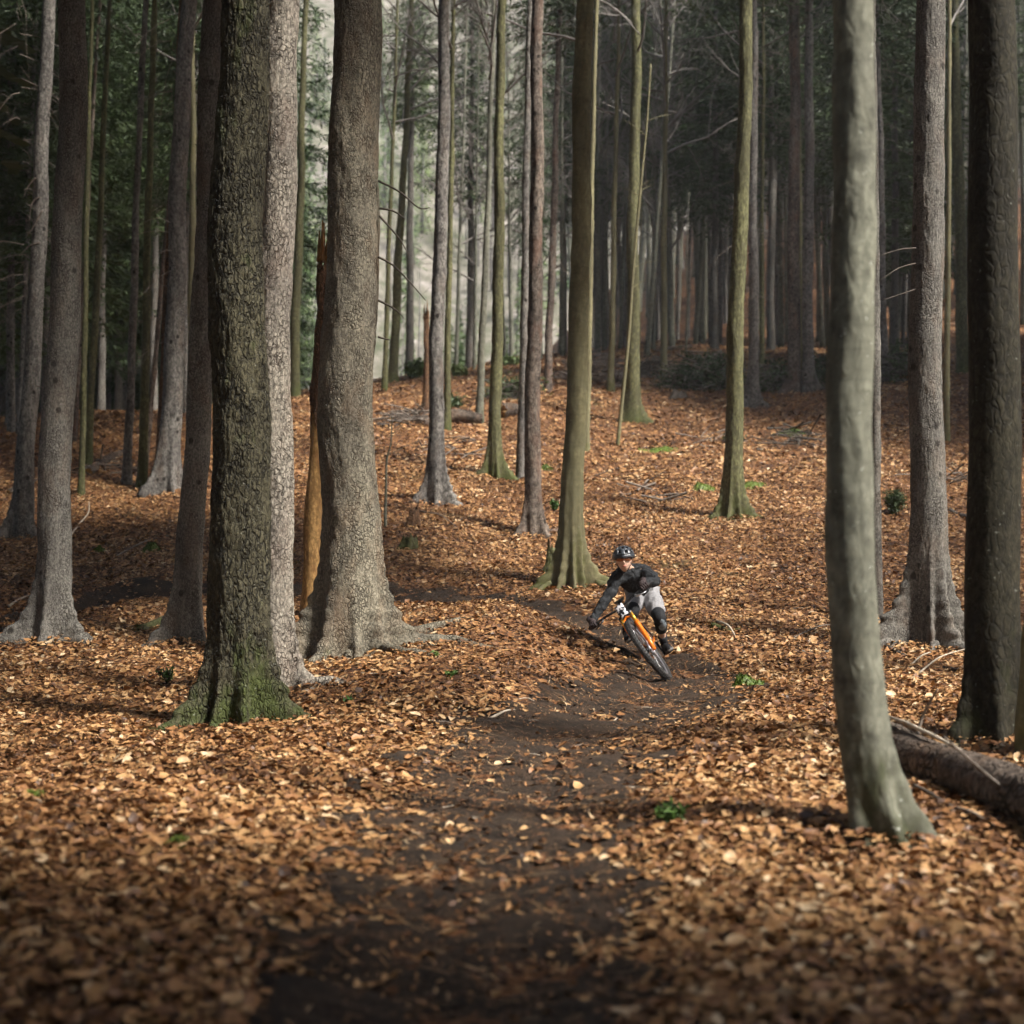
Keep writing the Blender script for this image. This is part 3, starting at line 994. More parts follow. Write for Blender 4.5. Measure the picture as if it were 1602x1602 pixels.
T['L'] = tree('slim_tree', 247, 766, 12, 268, 'slim brown trunk pressed against the wide footed grey spruce', M['dead_bark'], H=20, crown='spruce', h0=11, nth=18, cs=0.6)
T['L2'] = tree('slim_tree', 300, 660, 12, 299, 'pale slim trunk seen between the wide footed spruce and the mossy trunk', M['beech'], H=18, crown='bare', h0=8, nth=18)
T['M'] = tree('beech_tree', 460, 622, 15, 469, 'dark green slim beech standing alone beside the pale plated spruce', M['beech_green'], H=19, flare=0.7, crown='bare', h0=12, nth=24)
T['N1'] = tree('slim_tree', 601, 612, 8, 612, 'thin dark trunk nearest the big central spruce, on the crest', M['beech_green'], H=16, crown='bare', h0=7, nth=14)
T['N2'] = tree('beech_tree', 614, 598, 14, 630, 'dark beech on the crest leaning a little right, bare branches at its top', M['beech_green'], H=18, flare=0.6, crown='bare', h0=7.5, nth=24)
T['O'] = tree('spruce_tree', 680, 788, 23, 690, 'grey spruce with splayed brown roots standing alone in mid slope', M['spruce_grey'], H=25, roots=[(-165, 0.34, 0.26, 0.24), (-20, 0.30, 0.2, 0.42), (-80, 0.08, 0.3, 0.3), (20, 0.2, 0.3, 0.3)], flare=0.45, nth=56, dv=0.06, crown='spruce', h0=15, flare_h=0.55)
T['Q'] = tree('slim_tree', 699, 672, 10, 705, 'dark slim trunk half hidden behind the grey spruce with splayed roots', M['beech_green'], H=18, flare=0.8, crown='bare', h0=8, nth=16)
T['R'] = tree('beech_tree', 750, 662, 11, 764, 'pale grey slim beech behind the fallen log on the slope', M['beech_grey'], H=18, flare=0.6, crown='bare', h0=7.5, nth=20)
T['S'] = tree('beech_tree', 774, 746, 19, 781, 'dark green mossy beech with a knobbly foot, in mid slope', M['beech_green'], H=22, roots=[(-160, 0.3, 0.3, 0.25), (-20, 0.3, 0.3, 0.22), (-75, 0.12, 0.2, 0.3), (30, 0.25, 0.3, 0.25)], flare=0.5, nth=48, dv=0.07, crown='bare', h0=14)
T['T'] = tree('spruce_tree', 815, 750, 13.5, 824, 'pale grey slim spruce with dark stub rings, next to the brown spruce', M['spruce_grey'], H=23, roots=[(-10, 0.2, 0.3, 0.2)], flare=0.3, nth=32, dv=0.08, crown='spruce', h0=14)
T['U'] = tree('spruce_tree', 833, 836, 24.5, 839, 'brown spruce with a flared foot between the pale slim spruce and the yellowish beech', M['spruce_red'], H=26, roots=[(-150, 0.18, 0.3, 0.25), (-45, 0.22, 0.3, 0.22), (0, 0.15, 0.3, 0.25)], flare=0.45, nth=56, dv=0.06, crown='spruce', h0=15)
T['V'] = tree('spruce_tree', 857, 610, 12, 868, 'dark reddish spruce on the crest between the brown spruce and the yellowish beech', M['spruce_red'], H=22, crown='spruce', h0=10, nth=20, skirt=0.8)
T['W'] = tree('beech_tree', 893, 915, 34, 910, 'yellowish green smooth beech with clawed roots, right behind the rider', M['beech'], H=25, roots=[(-168, 0.34, 0.24, 0.26), (-128, 0.12, 0.3, 0.38), (-84, 0.20, 0.2, 0.22), (-48, 0.10, 0.26, 0.4), (-10, 0.46, 0.26, 0.22), (30, 0.3, 0.3, 0.25), (120, 0.3, 0.3, 0.3)], flare=0.25, nth=110, dv=0.04, crown='bare', h0=13)
T['X'] = tree('slim_tree', 917, 706, 10, 927, 'slim greenish trunk running close along the yellowish beech', M['beech'], H=20, flare=0.6, crown='bare', h0=9, nth=18)
T['Y'] = tree('slim_tree', 955, 612, 9.5, 963, 'slim trunk with a pale foot before the dark brush heap, right of the yellowish beech', M['beech'], H=18, flare=0.8, crown='bare', h0=7, nth=16)
T['Z'] = tree('beech_tree', 988, 660, 21, 993, 'stout dark trunk with a mossy foot behind the thin curved sapling', M['beech_green'], H=22, roots=[(-20, 0.3, 0.3, 0.3), (-160, 0.15, 0.3, 0.3)], flare=0.5, nth=40, dv=0.08, crown='bare', h0=9)
T['AB'] = tree('slim_tree', 1038, 596, 10, 1041, 'straight pale slim trunk above the brush heaps', M['beech'], H=19, flare=0.3, crown='bare', h0=6.5, nth=18)
T['AC'] = tree('beech_tree', 1144, 810, 27, 1162, 'dark green mossy beech leaning right, standing upslope to the right of the rider', M['beech_green'], H=23, roots=[(-165, 0.22, 0.3, 0.3), (-110, 0.12, 0.2, 0.3), (-65, 0.14, 0.2, 0.26), (-15, 0.32, 0.3, 0.26), (60, 0.2, 0.3, 0.3)], flare=0.35, nth=64, dv=0.06, crown='bare', h0=13, plates=0.008, pscale=24, pstretch=0.3)
T['AD'] = tree('spruce_tree', 1178, 636, 16, 1180, 'grey spruce just right of the leaning mossy beech', M['spruce_grey'], H=24, roots=[(-165, 0.3, 0.3, 0.3), (-20, 0.3, 0.3, 0.2)], flare=0.4, nth=30, crown='spruce', h0=11, skirt=0.7)
T['AE'] = tree('slim_tree', 1191, 585, 8, 1194, 'thin dark green trunk tucked against the grey spruce near the leaning beech', M['beech_green'], H=18, crown='bare', h0=8, nth=14)
T['AF'] = tree('spruce_tree', 1242, 613, 20, 1244, 'reddish grey spruce, thicker of the pair upslope left of the near smooth beech', M['spruce_red'], H=26, roots=[(-160, 0.25, 0.3, 0.25)], flare=0.3, nth=36, crown='spruce', h0=12, skirt=0.6)
T['AF2'] = tree('slim_tree', 1254, 606, 6, 1253, 'thin pale stem squeezed between the pair of spruces', M['beech'], H=17, crown='bare', h0=9, nth=12)
T['AG'] = tree('spruce_tree', 1264, 613, 17, 1267, 'grey spruce with a snaking root, slimmer of the pair on the slope', M['spruce_grey'], H=25, roots=[(-10, 0.4, 0.25, 0.2)], flare=0.35, nth=32, crown='spruce', h0=12, skirt=0.6)


def bendAH(h):
    return 0.165 * math.exp(-max(h, -0.3) / 0.40)


T['AH'] = tree('beech_tree', 1336, 1310, 72, 1340, 'smooth grey beech in front, its foot bowing to the side by the fallen log', M['beech_grey'], H=22, roots=[(-20, 0.12, 0.5, 0.22), (-150, 0.05, 0.4, 0.2), (-80, 0.04, 0.3, 0.2)], flare=0.42, flare_h=0.28, nth=110, dv=0.03, bend=bendAH, crown='bare', h0=11, D=6.95, rough=0.007)
T['AI'] = tree('spruce_tree', 1372, 968, 17, 1371, 'dark slim spruce mostly hidden behind the near smooth beech', M['spruce'], H=22, flare=0.3, nth=36, crown='spruce', h0=11)
T['AJ'] = tree('spruce_tree', 1452, 1008, 53, 1457, 'thick grey brown spruce on arched roots behind the fallen log', M['spruce'], H=28,
               roots=[(-172, 0.72, 0.26, 0.30), (-100, 0.18, 0.18, 0.3), (-66, 0.34, 0.34, 0.34), (-18, 0.50, 0.28, 0.28), (40, 0.3, 0.3, 0.3), (130, 0.3, 0.3, 0.3)], flare=0.3, nth=110, dv=0.035, plates=0.007, pscale=36, rough=0.008, crown='spruce', h0=13)
T['AK'] = tree('spruce_tree', 1383, 597, 13, 1379, 'grey trunk with a snaking root far behind the near smooth beech', M['spruce_grey'], H=22, roots=[(-10, 0.4, 0.25, 0.2)], flare=0.5, nth=24, crown='spruce', h0=9, skirt=0.8)
T['AL'] = tree('slim_tree', 1481, 690, 9, 1487, 'thin greenish trunk along the far edge of the arched root spruce', M['beech'], H=19, crown='bare', h0=9, nth=16)
T['AM'] = tree('beech_tree', 1507, 582, 18, 1502, 'olive beech up the slope left of the dark edge trunk', M['beech_green'], H=22, roots=[(-20, 0.25, 0.3, 0.3)], flare=0.35, nth=30, crown='bare', h0=10)
T['AN'] = tree('lichen_tree', 1556, 1158, 80, 1557, 'very dark thick trunk with pale lichen flecks at the picture edge', M['beech_dark'], H=24, roots=[(-165, 0.16, 0.3, 0.3), (-40, 0.14, 0.3, 0.25), (-100, 0.05, 0.3, 0.3)], flare=0.22, nth=110, dv=0.035, crown='bare', h0=12, rough=0.004)
T['AO'] = tree('beech_tree', 1622, 1190, 54, 1660, 'olive trunk cut off by the picture edge beside the dark lichen trunk', M['beech'], H=20, flare=0.25, nth=48, dv=0.08, crown='bare', h0=11)

# exposed roots that run out over the ground
for k, ang, st, ln, r0 in (('C', -6, 0.55, 1.3, 0.075), ('C', 24, 0.55, 1.5, 0.07), ('C', -78, 0.38, 0.25, 0.075), ('C', -170, 0.5, 0.5, 0.06), ('C', -35, 0.5, 1.3, 0.05),
                           ('B', -18, 0.3, 0.75, 0.075), ('A', -18, 0.42, 0.5, 0.06), ('A', -155, 0.4, 0.45, 0.055), ('AJ', -175, 0.45, 1.3, 0.07), ('AJ', -60, 0.4, 0.5, 0.07), ('AJ', -20, 0.4, 0.8, 0.06), ('AJ', -95, 0.3, 0.3, 0.05),
                           ('W', -10, 0.35, 0.7, 0.06), ('W', -155, 0.3, 0.4, 0.05), ('O', -15, 0.3, 0.4, 0.045), ('E', -160, 0.4, 0.8, 0.06), ('E', -20, 0.35, 0.5, 0.05), ('G', -150, 0.3, 0.45, 0.05),
                           ('AG', -15, 0.3, 1.3, 0.06), ('AK', -10, 0.3, 1.5, 0.06), ('U', 5, 0.25, 0.9, 0.045), ('U', -50, 0.22, 0.3, 0.05), ('S', -20, 0.25, 0.5, 0.045)):
    e, base, D, r, ax = T[k]
    root_part(e, base, ang, st, ln, r0, [c for c in e.children if c.name.startswith('trunk')][0].data.materials[0], seed=int(abs(ang)) + len(k))

# dead branches on the big spruce and its neighbours
e, base, D, r, ax = T['C']
for pts in ([(592, 283), (625, 300), (655, 325), (672, 325)], [(594, 326), (615, 330), (632, 341), (632, 342)], [(594, 338), (612, 358), (628, 378), (640, 400)],
            [(592, 402), (615, 415), (640, 440), (666, 470)], [(592, 470), (612, 480), (625, 490), (632, 498)], [(592, 527), (602, 530), (612, 532)]):
    q = [P(a, b, D - 0.05 * i) for i, (a, b) in enumerate(pts)]
    branch_part(e, base, q, 0.014, M['twig_dark'])
e, base, D, r, ax = T['F']
for pts in ([(56, 278), (44, 292), (36, 310)], [(62, 308), (50, 318), (46, 345)], [(66, 330), (54, 352), (40, 372)], [(62, 380), (45, 385), (30, 402)]):
    branch_part(e, base, [P(a, b, D) for a, b in pts], 0.02, M['twig'])
e, base, D, r, ax = T['AJ']
for pts in ([(1432, 388), (1410, 390), (1388, 396), (1372, 402)], [(1432, 412), (1405, 420), (1375, 440)], [(1434, 452), (1410, 460), (1380, 470)]):
    branch_part(e, base, [P(a, b, D - 0.1 * i) for i, (a, b) in enumerate(pts)], 0.009, M['twig_dark'])

# the broken, half barked snag behind the big spruce
base, D = hitp(484, 966)
sn = empty('broken_snag', base, 'broken dead snag, bare yellow wood below and brown bark above, left of the biggest spruce', 'dead tree')
h1 = P(500, 640, D)[2] - base[2]; h2 = P(506, 400, D)[2] - base[2]
sl = (P(507, 400, D)[0] - base[0]) / h2
rs = 27 / 2 * D / F
axs = lambda h: np.array([sl * h + 0.01 * math.sin(h * 4), 0.015 * math.sin(h * 3), h])
V, Fc = trunk_mesh(axs, 9, rs, 1.0, [], 0.12, 40, np.arange(-0.3, h1 + 0.05, 0.05), None, 0.008, seed=3)
mesh_np('bare_stem', V, Fc, M['bare_wood'], sn)
V, Fc = trunk_mesh(axs, 9, rs + 0.016, 1.0, [], 0.0, 44, np.arange(h1 - 0.12, h2, 0.06), None, 0.02, plates=0.012, pscale=20, seed=5)
V = V.reshape(-1, 44, 3); V[0, :, 2] += 0.12 * np.sin(np.arange(44) * 0.9); V[-1, :, 2] += 0.2 * np.sin(np.arange(44) * 1.3); V = V.reshape(-1, 3)
mesh_np('bark', V, Fc, M['dead_bark'], sn)
g = Geo()
for i in range(7):
    a = i * 0.9; c = axs(h2 - 0.05) + np.array([math.cos(a), math.sin(a), 0]) * rs * 0.6
    g.tube([c, c + np.array([0, 0, 0.25 + 0.12 * (i % 3)])], [0.035, 0.008], 4)
g.build('splintered_top', M['bare_wood'], sn)
# broken trunk behind the grey spruce
base, D = hitp(665, 645)
st = empty('dead_tree', base, 'rotten brown broken trunk standing behind the grey spruce with splayed roots', 'dead tree')
hh = P(668, 492, D)[2] - base[2]
axb = lambda h: np.array([0.02 * h + 0.02 * math.sin(h * 2), 0, h])
V, Fc = trunk_mesh(axb, 8, 10 / 2 * D / F, 1.0, [], 0.3, 24, np.arange(-0.3, hh, 0.12), None, 0.02, seed=8)
mesh_np('trunk', V, Fc, M['dead_bark'], st)
g = Geo()
for i in range(4):
    c = axb(hh - 0.1) + np.array([math.cos(i * 1.7), math.sin(i * 1.7), 0]) * 0.05
    g.tube([c, c + np.array([0.01, 0, 0.22 + 0.08 * i])], [0.035, 0.006], 4)
g.build('splintered_top', M['dead_bark'], st)

# the thin curved sapling and the white thin one
def sapling(name, pts, r0, label, mat, nbr=6, r1=0.012, seed=1):
    base, D = hitp(*pts[0])
    e = empty(name, base, label, 'sapling')
    q = catmull(np.array([P(a, b, D) for a, b in pts]), 8)
    q[0, 2] -= 0.1
    Geo().tube(q, np.linspace(r0, r1, len(q)), 8).build('stem', mat, e, base)
    r = np.random.default_rng(seed)
    for i in range(nbr):
        k = int(len(q) * r.uniform(0.35, 0.95)); p = q[min(k, len(q) - 1)]
        d = np.array([r.choice([-1, 1]) * r.uniform(0.5, 1), r.uniform(-0.5, 0.5), r.uniform(0.2, 0.8)]) * r.uniform(0.3, 0.9)
        branch_part(e, base, [p, p + d * 0.5 + (0, 0, 0.03), p + d], r1 * 0.55, mat, 'twig', 0.003)
    return e


sapling('sapling', [(966, 698), (974, 620), (984, 520), (990, 430), (998, 340), (1004, 275), (1012, 190), (1018, 100)], 0.045, 'thin pale curved sapling in front of the stout dark trunk', M['beech'], 9, 0.02)
sapling('sapling', [(603, 826), (603, 800), (604, 760), (605, 720), (612, 690), (613, 650)], 0.03, 'short whitish leaning sapling right of the biggest spruce', M['beech_grey'], 3, 0.008, 4)
sapling('sapling', [(998, 606), (999, 560), (1001, 500), (998, 430), (1003, 350), (1005, 200)], 0.03, 'thin upright stem right of the stout dark trunk, in front of the brush', M['beech'], 8, 0.012, 6)
sapling('sapling', [(1074, 560), (1074, 520), (1076, 470), (1074, 400), (1078, 300)], 0.03, 'thin stem on the crest right of the straight pale trunk', M['beech_grey'], 8, 0.012, 8)
# ------------------------------------------------------------------ the rest of the forest
LEAN = np.random.default_rng(77)


def back_tree(px, py, w, kind, label, group, H=20.0, h0=6.0, cs=1.0, skirt=0.9, mat=None):
    tx = px + LEAN.normal(4, 7)
    return tree('spruce_tree' if kind == 'spruce' else 'bare_tree', px, py, w, tx, label, mat or M['spruce_grey' if kind == 'spruce' else 'beech_grey'],
                H=H, h0=h0, crown=kind, cs=cs, nth=10, dv=0.5, flare=0.3, rough=0.0, skirt=skirt, group=group)


REF = [(60, 'outermost slim spruce'), (100, 'thick edge spruce'), (275, 'wide footed spruce'), (355, 'mossy furrowed trunk'), (549, 'biggest spruce'), (685, 'splayed root spruce'), (772, 'mossy knobbly beech'), (835, 'brown spruce'),
       (890, 'yellowish beech'), (990, 'stout dark trunk'), (1040, 'straight pale trunk'), (1150, 'leaning mossy beech'), (1250, 'pair of spruces'), (1335, 'near smooth beech'), (1455, 'arched root spruce'), (1555, 'dark edge trunk')]
ORD = ['first', 'second', 'third', 'fourth', 'fifth', 'sixth', 'seventh', 'eighth', 'ninth', 'tenth', 'eleventh', 'twelfth']


def placed_labels(rows, what):
    """what a row's trees are called: counted from the left between the two front trees that frame them"""
    out = {}
    for i in range(-1, len(REF)):
        lo = REF[i][0] if i >= 0 else -999; hi = REF[i + 1][0] if i + 1 < len(REF) else 9999
        grp = sorted(r for r in rows if lo <= r[0] < hi)
        for k, r in enumerate(grp):
            where = ('between %s and %s' % (REF[i][1], REF[i + 1][1])) if 0 <= i < len(REF) - 1 else ('beyond the ' + (REF[0][1] if i < 0 else REF[-1][1]))
            out[r] = '%s %s %s' % (what, (ORD[min(k, 11)] + ' from left,') if len(grp) > 1 else 'alone', where)
    return out


ROW = [(1012, 556, 8), (1022, 548, 6), (1052, 545, 9), (1088, 541, 7), (1096, 538, 12), (1112, 540, 6), (1125, 538, 9), (1204, 548, 8), (1214, 543, 6), (1222, 546, 9), (1287, 546, 8), (1296, 543, 10),
       (1395, 545, 7), (1402, 541, 9), (1413, 545, 6), (1060, 533, 5), (1075, 530, 6), (1140, 531, 5), (1231, 534, 5), (1279, 534, 5), (970, 546, 6), (946, 548, 7), (935, 552, 9), (980, 543, 8), (1030, 536, 5)]
bareset = [r for i, r in enumerate(ROW) if i % 9 < 5]; sprset = [r for i, r in enumerate(ROW) if i % 9 >= 5]
for rows, kind, what, grp_ in ((bareset, 'bare', 'dim far wood bare trunk,', 'bare trees of the far wood'), (sprset, 'spruce', 'dim far wood twiggy spruce,', 'spruces of the far wood')):
    lb = placed_labels(rows, what)
    for r in rows:
        if kind == 'bare':
            back_tree(*r, 'bare', lb[r], grp_, H=LEAN.uniform(15, 21), h0=LEAN.uniform(3, 6), skirt=None)
        else:
            back_tree(*r, 'spruce', lb[r], grp_, H=LEAN.uniform(18, 25), h0=LEAN.uniform(6, 9), cs=0.8)
rows = [(170, 634, 9), (181, 632, 6), (187, 633, 8), (160, 636, 7), (205, 633, 10), (240, 640, 9), (30, 680, 9), (18, 676, 12), (70, 660, 8), (290, 648, 8), (312, 648, 10)]
lb = placed_labels(rows, 'thin gloomy stand stem,')
for r in rows:
    back_tree(*r, 'spruce' if r[2] > 7 else 'bare', lb[r], 'gloomy stand beyond the crest', H=LEAN.uniform(17, 24), h0=LEAN.uniform(4, 8), cs=0.9)
rows = [(570, 600, 6), (645, 590, 5), (713, 582, 6), (731, 578, 8), (742, 578, 5), (800, 572, 6), (790, 570, 5), (735, 570, 4), (480, 612, 5), (808, 560, 6), (880, 556, 7), (845, 560, 6)]
lb = placed_labels(rows, 'thin grey crest stem,')
for r in rows:
    back_tree(*r, 'bare', lb[r], 'slim trees on the sunny crest', H=LEAN.uniform(12, 17), h0=LEAN.uniform(2.5, 5), skirt=None, cs=0.8)
# the deep rows of the wood on the upper slope
deep_tr = []
for i in range(3):
    V, Fc = trunk_mesh(lambda h: np.array([0.012 * h * (i - 1), 0.1 * math.sin(h * 0.3 + i), h]), 22, 0.17, 1.8, [], 0.3, 10, np.concatenate([[-0.5, 0, 0.3], np.arange(1, 22.1, 1.0)]), None, 0.0, seed=i)
    deep_tr.append(mesh_only('deep_trunk', V, Fc, M['spruce_grey' if i else 'beech_grey'], True))
nd = 0
spots = []
for tries in range(4000):
    y = LEAN.uniform(54, 112); px = LEAN.uniform(890, 1640) if nd < 175 else LEAN.uniform(1450, 1900)  # later trees reach out of view, added to shade the upper slope
    x = (px - 801) / F * y
    if any(math.hypot(x - a, y - b) < 1.9 for a, b in spots):
        continue
    spots.append((x, y))
    con = LEAN.random() < 0.38
    e = empty('spruce_tree' if con else 'bare_tree', (x, y, g1(x, y)), 'faint spruce deep in the wood high on the upper slope' if con else 'faint leafless tree deep in the wood high on the upper slope', 'tree', 'deep rows of the far wood, ' + ('spruces' if con else 'leafless trees'))
    s_ = LEAN.uniform(0.6, 1.15)
    o = link('trunk', deep_tr[(1 + nd % 2) if con else 0], e); o.scale = (s_, s_, LEAN.uniform(0.85, 1.1)); o.rotation_euler = (LEAN.normal(0, 0.025), LEAN.normal(0, 0.025), nd)
    hh = LEAN.uniform(5, 10) if con else LEAN.uniform(3, 6)
    c = link('crown', SPRUCE[nd % 3] if con else BARE[nd % 3], e); c.location = (0, 0, hh); c.rotation_euler = (0, 0, nd * 1.3); c.scale = (0.9, 0.9, (22 - hh) / 14 if con else 1.3)
    nd += 1
    if nd >= 225:
        break

# the gloomy stand goes on behind the left hand crest
nl = 0
for tries in range(1500):
    y = LEAN.uniform(44, 88); px = LEAN.uniform(-90, 445)
    x = (px - 801) / F * y
    if any(math.hypot(x - a, y - b) < 2.3 for a, b in spots):
        continue
    spots.append((x, y))
    e = empty('spruce_tree', (x, y, g1(x, y)), 'shadowy spruce far down in the gloomy stand beyond the left crest', 'tree', 'far rows of the gloomy stand')
    s_ = LEAN.uniform(0.7, 1.2)
    o = link('trunk', deep_tr[1 + nl % 2], e); o.scale = (s_, s_, LEAN.uniform(0.9, 1.2)); o.rotation_euler = (LEAN.normal(0, 0.02), LEAN.normal(0, 0.02), nl)
    hh = LEAN.uniform(1.5, 5)
    c = link('crown', SPRUCE[nl % 3], e); c.location = (0, 0, hh); c.rotation_euler = (0, 0, nl * 1.3); c.scale = (1.0, 1.0, (23 - hh) / 14)
    nl += 1
    if nl >= 75:
        break

# young dense spruces whose dark boughs hang into the picture
def dense(px, py, H, h0, cs, label, D=None, w=12):
    return tree('spruce_tree', px, py, w, px + 2, label, M['spruce'], H=H, h0=h0, crown='spruce', cs=cs, nth=14, dv=0.3, flare=0.3, D=D, rough=0.0)


dense(1118, 545, 17, 4.6, 1.0, 'dark boughed spruce hanging behind the leaning mossy beech, left one', D=47)
dense(1206, 545, 19, 6.5, 1.0, 'dark boughed spruce behind the pair of spruces on the slope', D=46)
dense(1400, 560, 18, 3.6, 1.15, 'dark boughed spruce filling the gap right of the near smooth beech', D=42)
dense(1425, 550, 20, 3.0, 1.2, 'dark boughed spruce behind the arched root spruce', D=48)
dense(1320, 548, 20, 6.0, 1.2, 'dark boughed spruce behind the near smooth beech', D=47)
dense(880, 560, 17, 5.0, 0.75, 'dark boughed spruce between the brown spruce and the yellowish beech', D=50)
dense(945, 556, 19, 7.5, 0.9, 'dark boughed spruce just right of the yellowish beech, on the crest', D=52)
dense(735, 585, 17, 6.0, 0.8, 'spruce with drooping boughs on the crest behind the pale slim beech', D=48)
dense(827, 570, 17, 4.0, 0.45, 'narrow dark spruce behind the pale slim spruce with stub rings', D=47)
dense(640, 610, 17, 8.5, 0.7, 'spruce on the crest with boughs high behind the grey splayed root spruce', D=46)
for px, py, D_, H_, h_, c_, l_ in ((15, 690, 34, 18, 2.2, 1.2, 'black boughed spruce at the left picture edge'), (158, 640, 40, 18, 5.5, 1.1, 'black boughed spruce seen right of the thick grey edge spruce'),
                                   (185, 640, 46, 21, 4.5, 1.2, 'black boughed spruce deep in the gloomy stand'), (240, 645, 42, 19, 6.0, 1.2, 'black boughed spruce behind the slim trunks of the dark stand'),
                                   (300, 640, 48, 20, 7.5, 0.9, 'black boughed spruce just left of the mossy furrowed trunk'), (70, 660, 42, 20, 3.0, 1.3, 'black boughed spruce between the two edge spruces'),
                                   (-60, 680, 38, 20, 2.0, 1.3, 'black boughed spruce cut off by the left picture edge')):
    dense(px, py, H_, h_, c_, l_, D=D_)

# unseen spruces added out of view; their crowns keep the light off the edges
LIT = [(0.3, 13.5, 0.2), (1.7, 14.5, 0.6), (-0.8, 15.5, 0.6), (1.2, 18.0, 0.8), (2.8, 16.0, 0.5), (0.3, 11.8, 0.1), (-1.5, 14.0, 0.3), (0.6, 16.4, 0.6), (2.0, 22.5, 1.6), (2.5, 25.0, 2.2), (0, 26, 2.2), (4, 24, 2), (-1, 24, 1.8), (1, 30, 3.3), (5, 29, 3.2), (3, 33, 4.2), (6.5, 26, 2.4), (0.5, 9.5, 0), (0.2, 8.2, 0), (-2.2, 13.0, 2.5), (-1.5, 14.6, 3.0), (0.9, 18.8, 3.0)]  # points that the added crowns must leave in the sun


def blocks(x, y, h0, H, rc):
    """would a crown here stand between the sun and the points kept sunlit?"""
    zb = g1(x, y)
    for (px_, py_, pz_) in LIT:
        for h in np.arange(h0, H, 1.0):
            t = (h + zb - pz_) / SUN_DIR.z
            sx, sy = px_ + SUN_DIR.x * t, py_ + SUN_DIR.y * t
            rr = rc * (1 - (h - h0) / (H - h0)) ** 0.8
            if math.hypot(sx - x, sy - y) < rr + 0.4:
                return True
    return False


orng = np.random.default_rng(5)
placed = [(t[0], t[1]) for t in TREES]
cnt = 0
for tries in range(3500):
    x, y = (orng.uniform(6, 13), orng.uniform(7, 30)) if tries < 260 else (orng.uniform(-22, 34), orng.uniform(-24, 46))
    inside = y > 0.5 and abs(x) < y * 0.363 * 1.12 + 0.8
    if inside or (abs(x) < 3.2 and -6 < y < 3):
        continue
    if any(math.hypot(x - a, y - b) < (3.3 if y < 3 else 2.3) for a, b in placed):
        continue
    hc_ = next((q for q in (8.0, 10.5, 13.0, 15.0) if not blocks(x, y, q, 24, 3.4)), None)
    if hc_ is None:
        continue
    z = g1(x, y)
    e = empty('spruce_tree', (x, y, z), 'unseen spruce added out of view to shade the edges of the wood', 'tree', 'added shade spruces')
    V, Fc = trunk_mesh(lambda h: np.array([0.02 * h, 0, h]), 24, 0.2, 1.8, [], 0.35, 14, np.concatenate([np.arange(-0.4, 1, 0.25), np.arange(1.5, 24, 1.5)]), None, 0.0, seed=cnt % 17)
    mesh_np('trunk', V, Fc, M['spruce'], e)
    c = link('crown', SHADE[cnt % 2], e); c.location = (0.2, 0, hc_); c.rotation_euler = (0, 0, cnt * 1.1); c.scale = (1.15, 1.15, (24.5 - hc_) / 14)
    placed.append((x, y)); cnt += 1
    if cnt >= 135:
        break

# ------------------------------------------------------------------ trees on the far hillside
hr = np.random.default_rng(21)
fbase = bare_crown(31, 15, 34, lmax=3.4, up=0.9)
ftr = Geo().tube([(0, 0, -1), (0, 0, 6), (0.2, 0, 17)], [0.24, 0.18, 0.05], 6)
ftrunk = mesh_only('far_trunk', np.concatenate(ftr.v), ftr.f, M['bare_far'], True)
FIXED = [(598, 100), (612, 118), (622, 104), (634, 126), (645, 110), (718, 120), (724, 104), (735, 138), (795, 112), (806, 104), (815, 128), (480, 120), (492, 135), (470, 150), (660, 170), (750, 175), (840, 150)]
SPOT = [(a, b, True) for a, b in FIXED]
for i in range(900):
    y = 98 + 190 * hr.random() ** 0.9; px = hr.uniform(-60, 960); x = (px - 801) / F * y
    SPOT.append((px, y, fbm(np.array([x * 0.05]), np.array([y * 0.05]), seed=91)[0] > 0.12))
n1 = n2 = 0
for i, (px, y, con) in enumerate(SPOT):
    x = (px - 801) / F * y
    z = float(hill_z(np.array([x]), np.array([y]))[0])
    if con and n1 < 110:
        e = empty('conifer', (x, y, z), 'small green conifer on the bright far hillside', 'tree', 'conifers on the far hillside')
        link('trunk', ftrunk, e).scale = (1, 1, 0.6)
        c = link('crown', FARCON[n1 % 2], e); s = hr.uniform(0.6, 1.1); c.scale = (s * 0.85, s * 0.85, s); c.rotation_euler = (0, 0, i); n1 += 1
    elif not con and n2 < 140:
        e = empty('bare_tree', (x, y, z), 'leafless grey tree on the bright far hillside', 'tree', 'leafless trees on the far hillside')
        s = hr.uniform(0.45, 0.8)
        link('trunk', ftrunk, e).scale = (s, s, s)
        c = link('crown', fbase, e); c.scale = (s, s, s); c.location = (0, 0, 3 * s); c.rotation_euler = (0, 0, i); n2 += 1

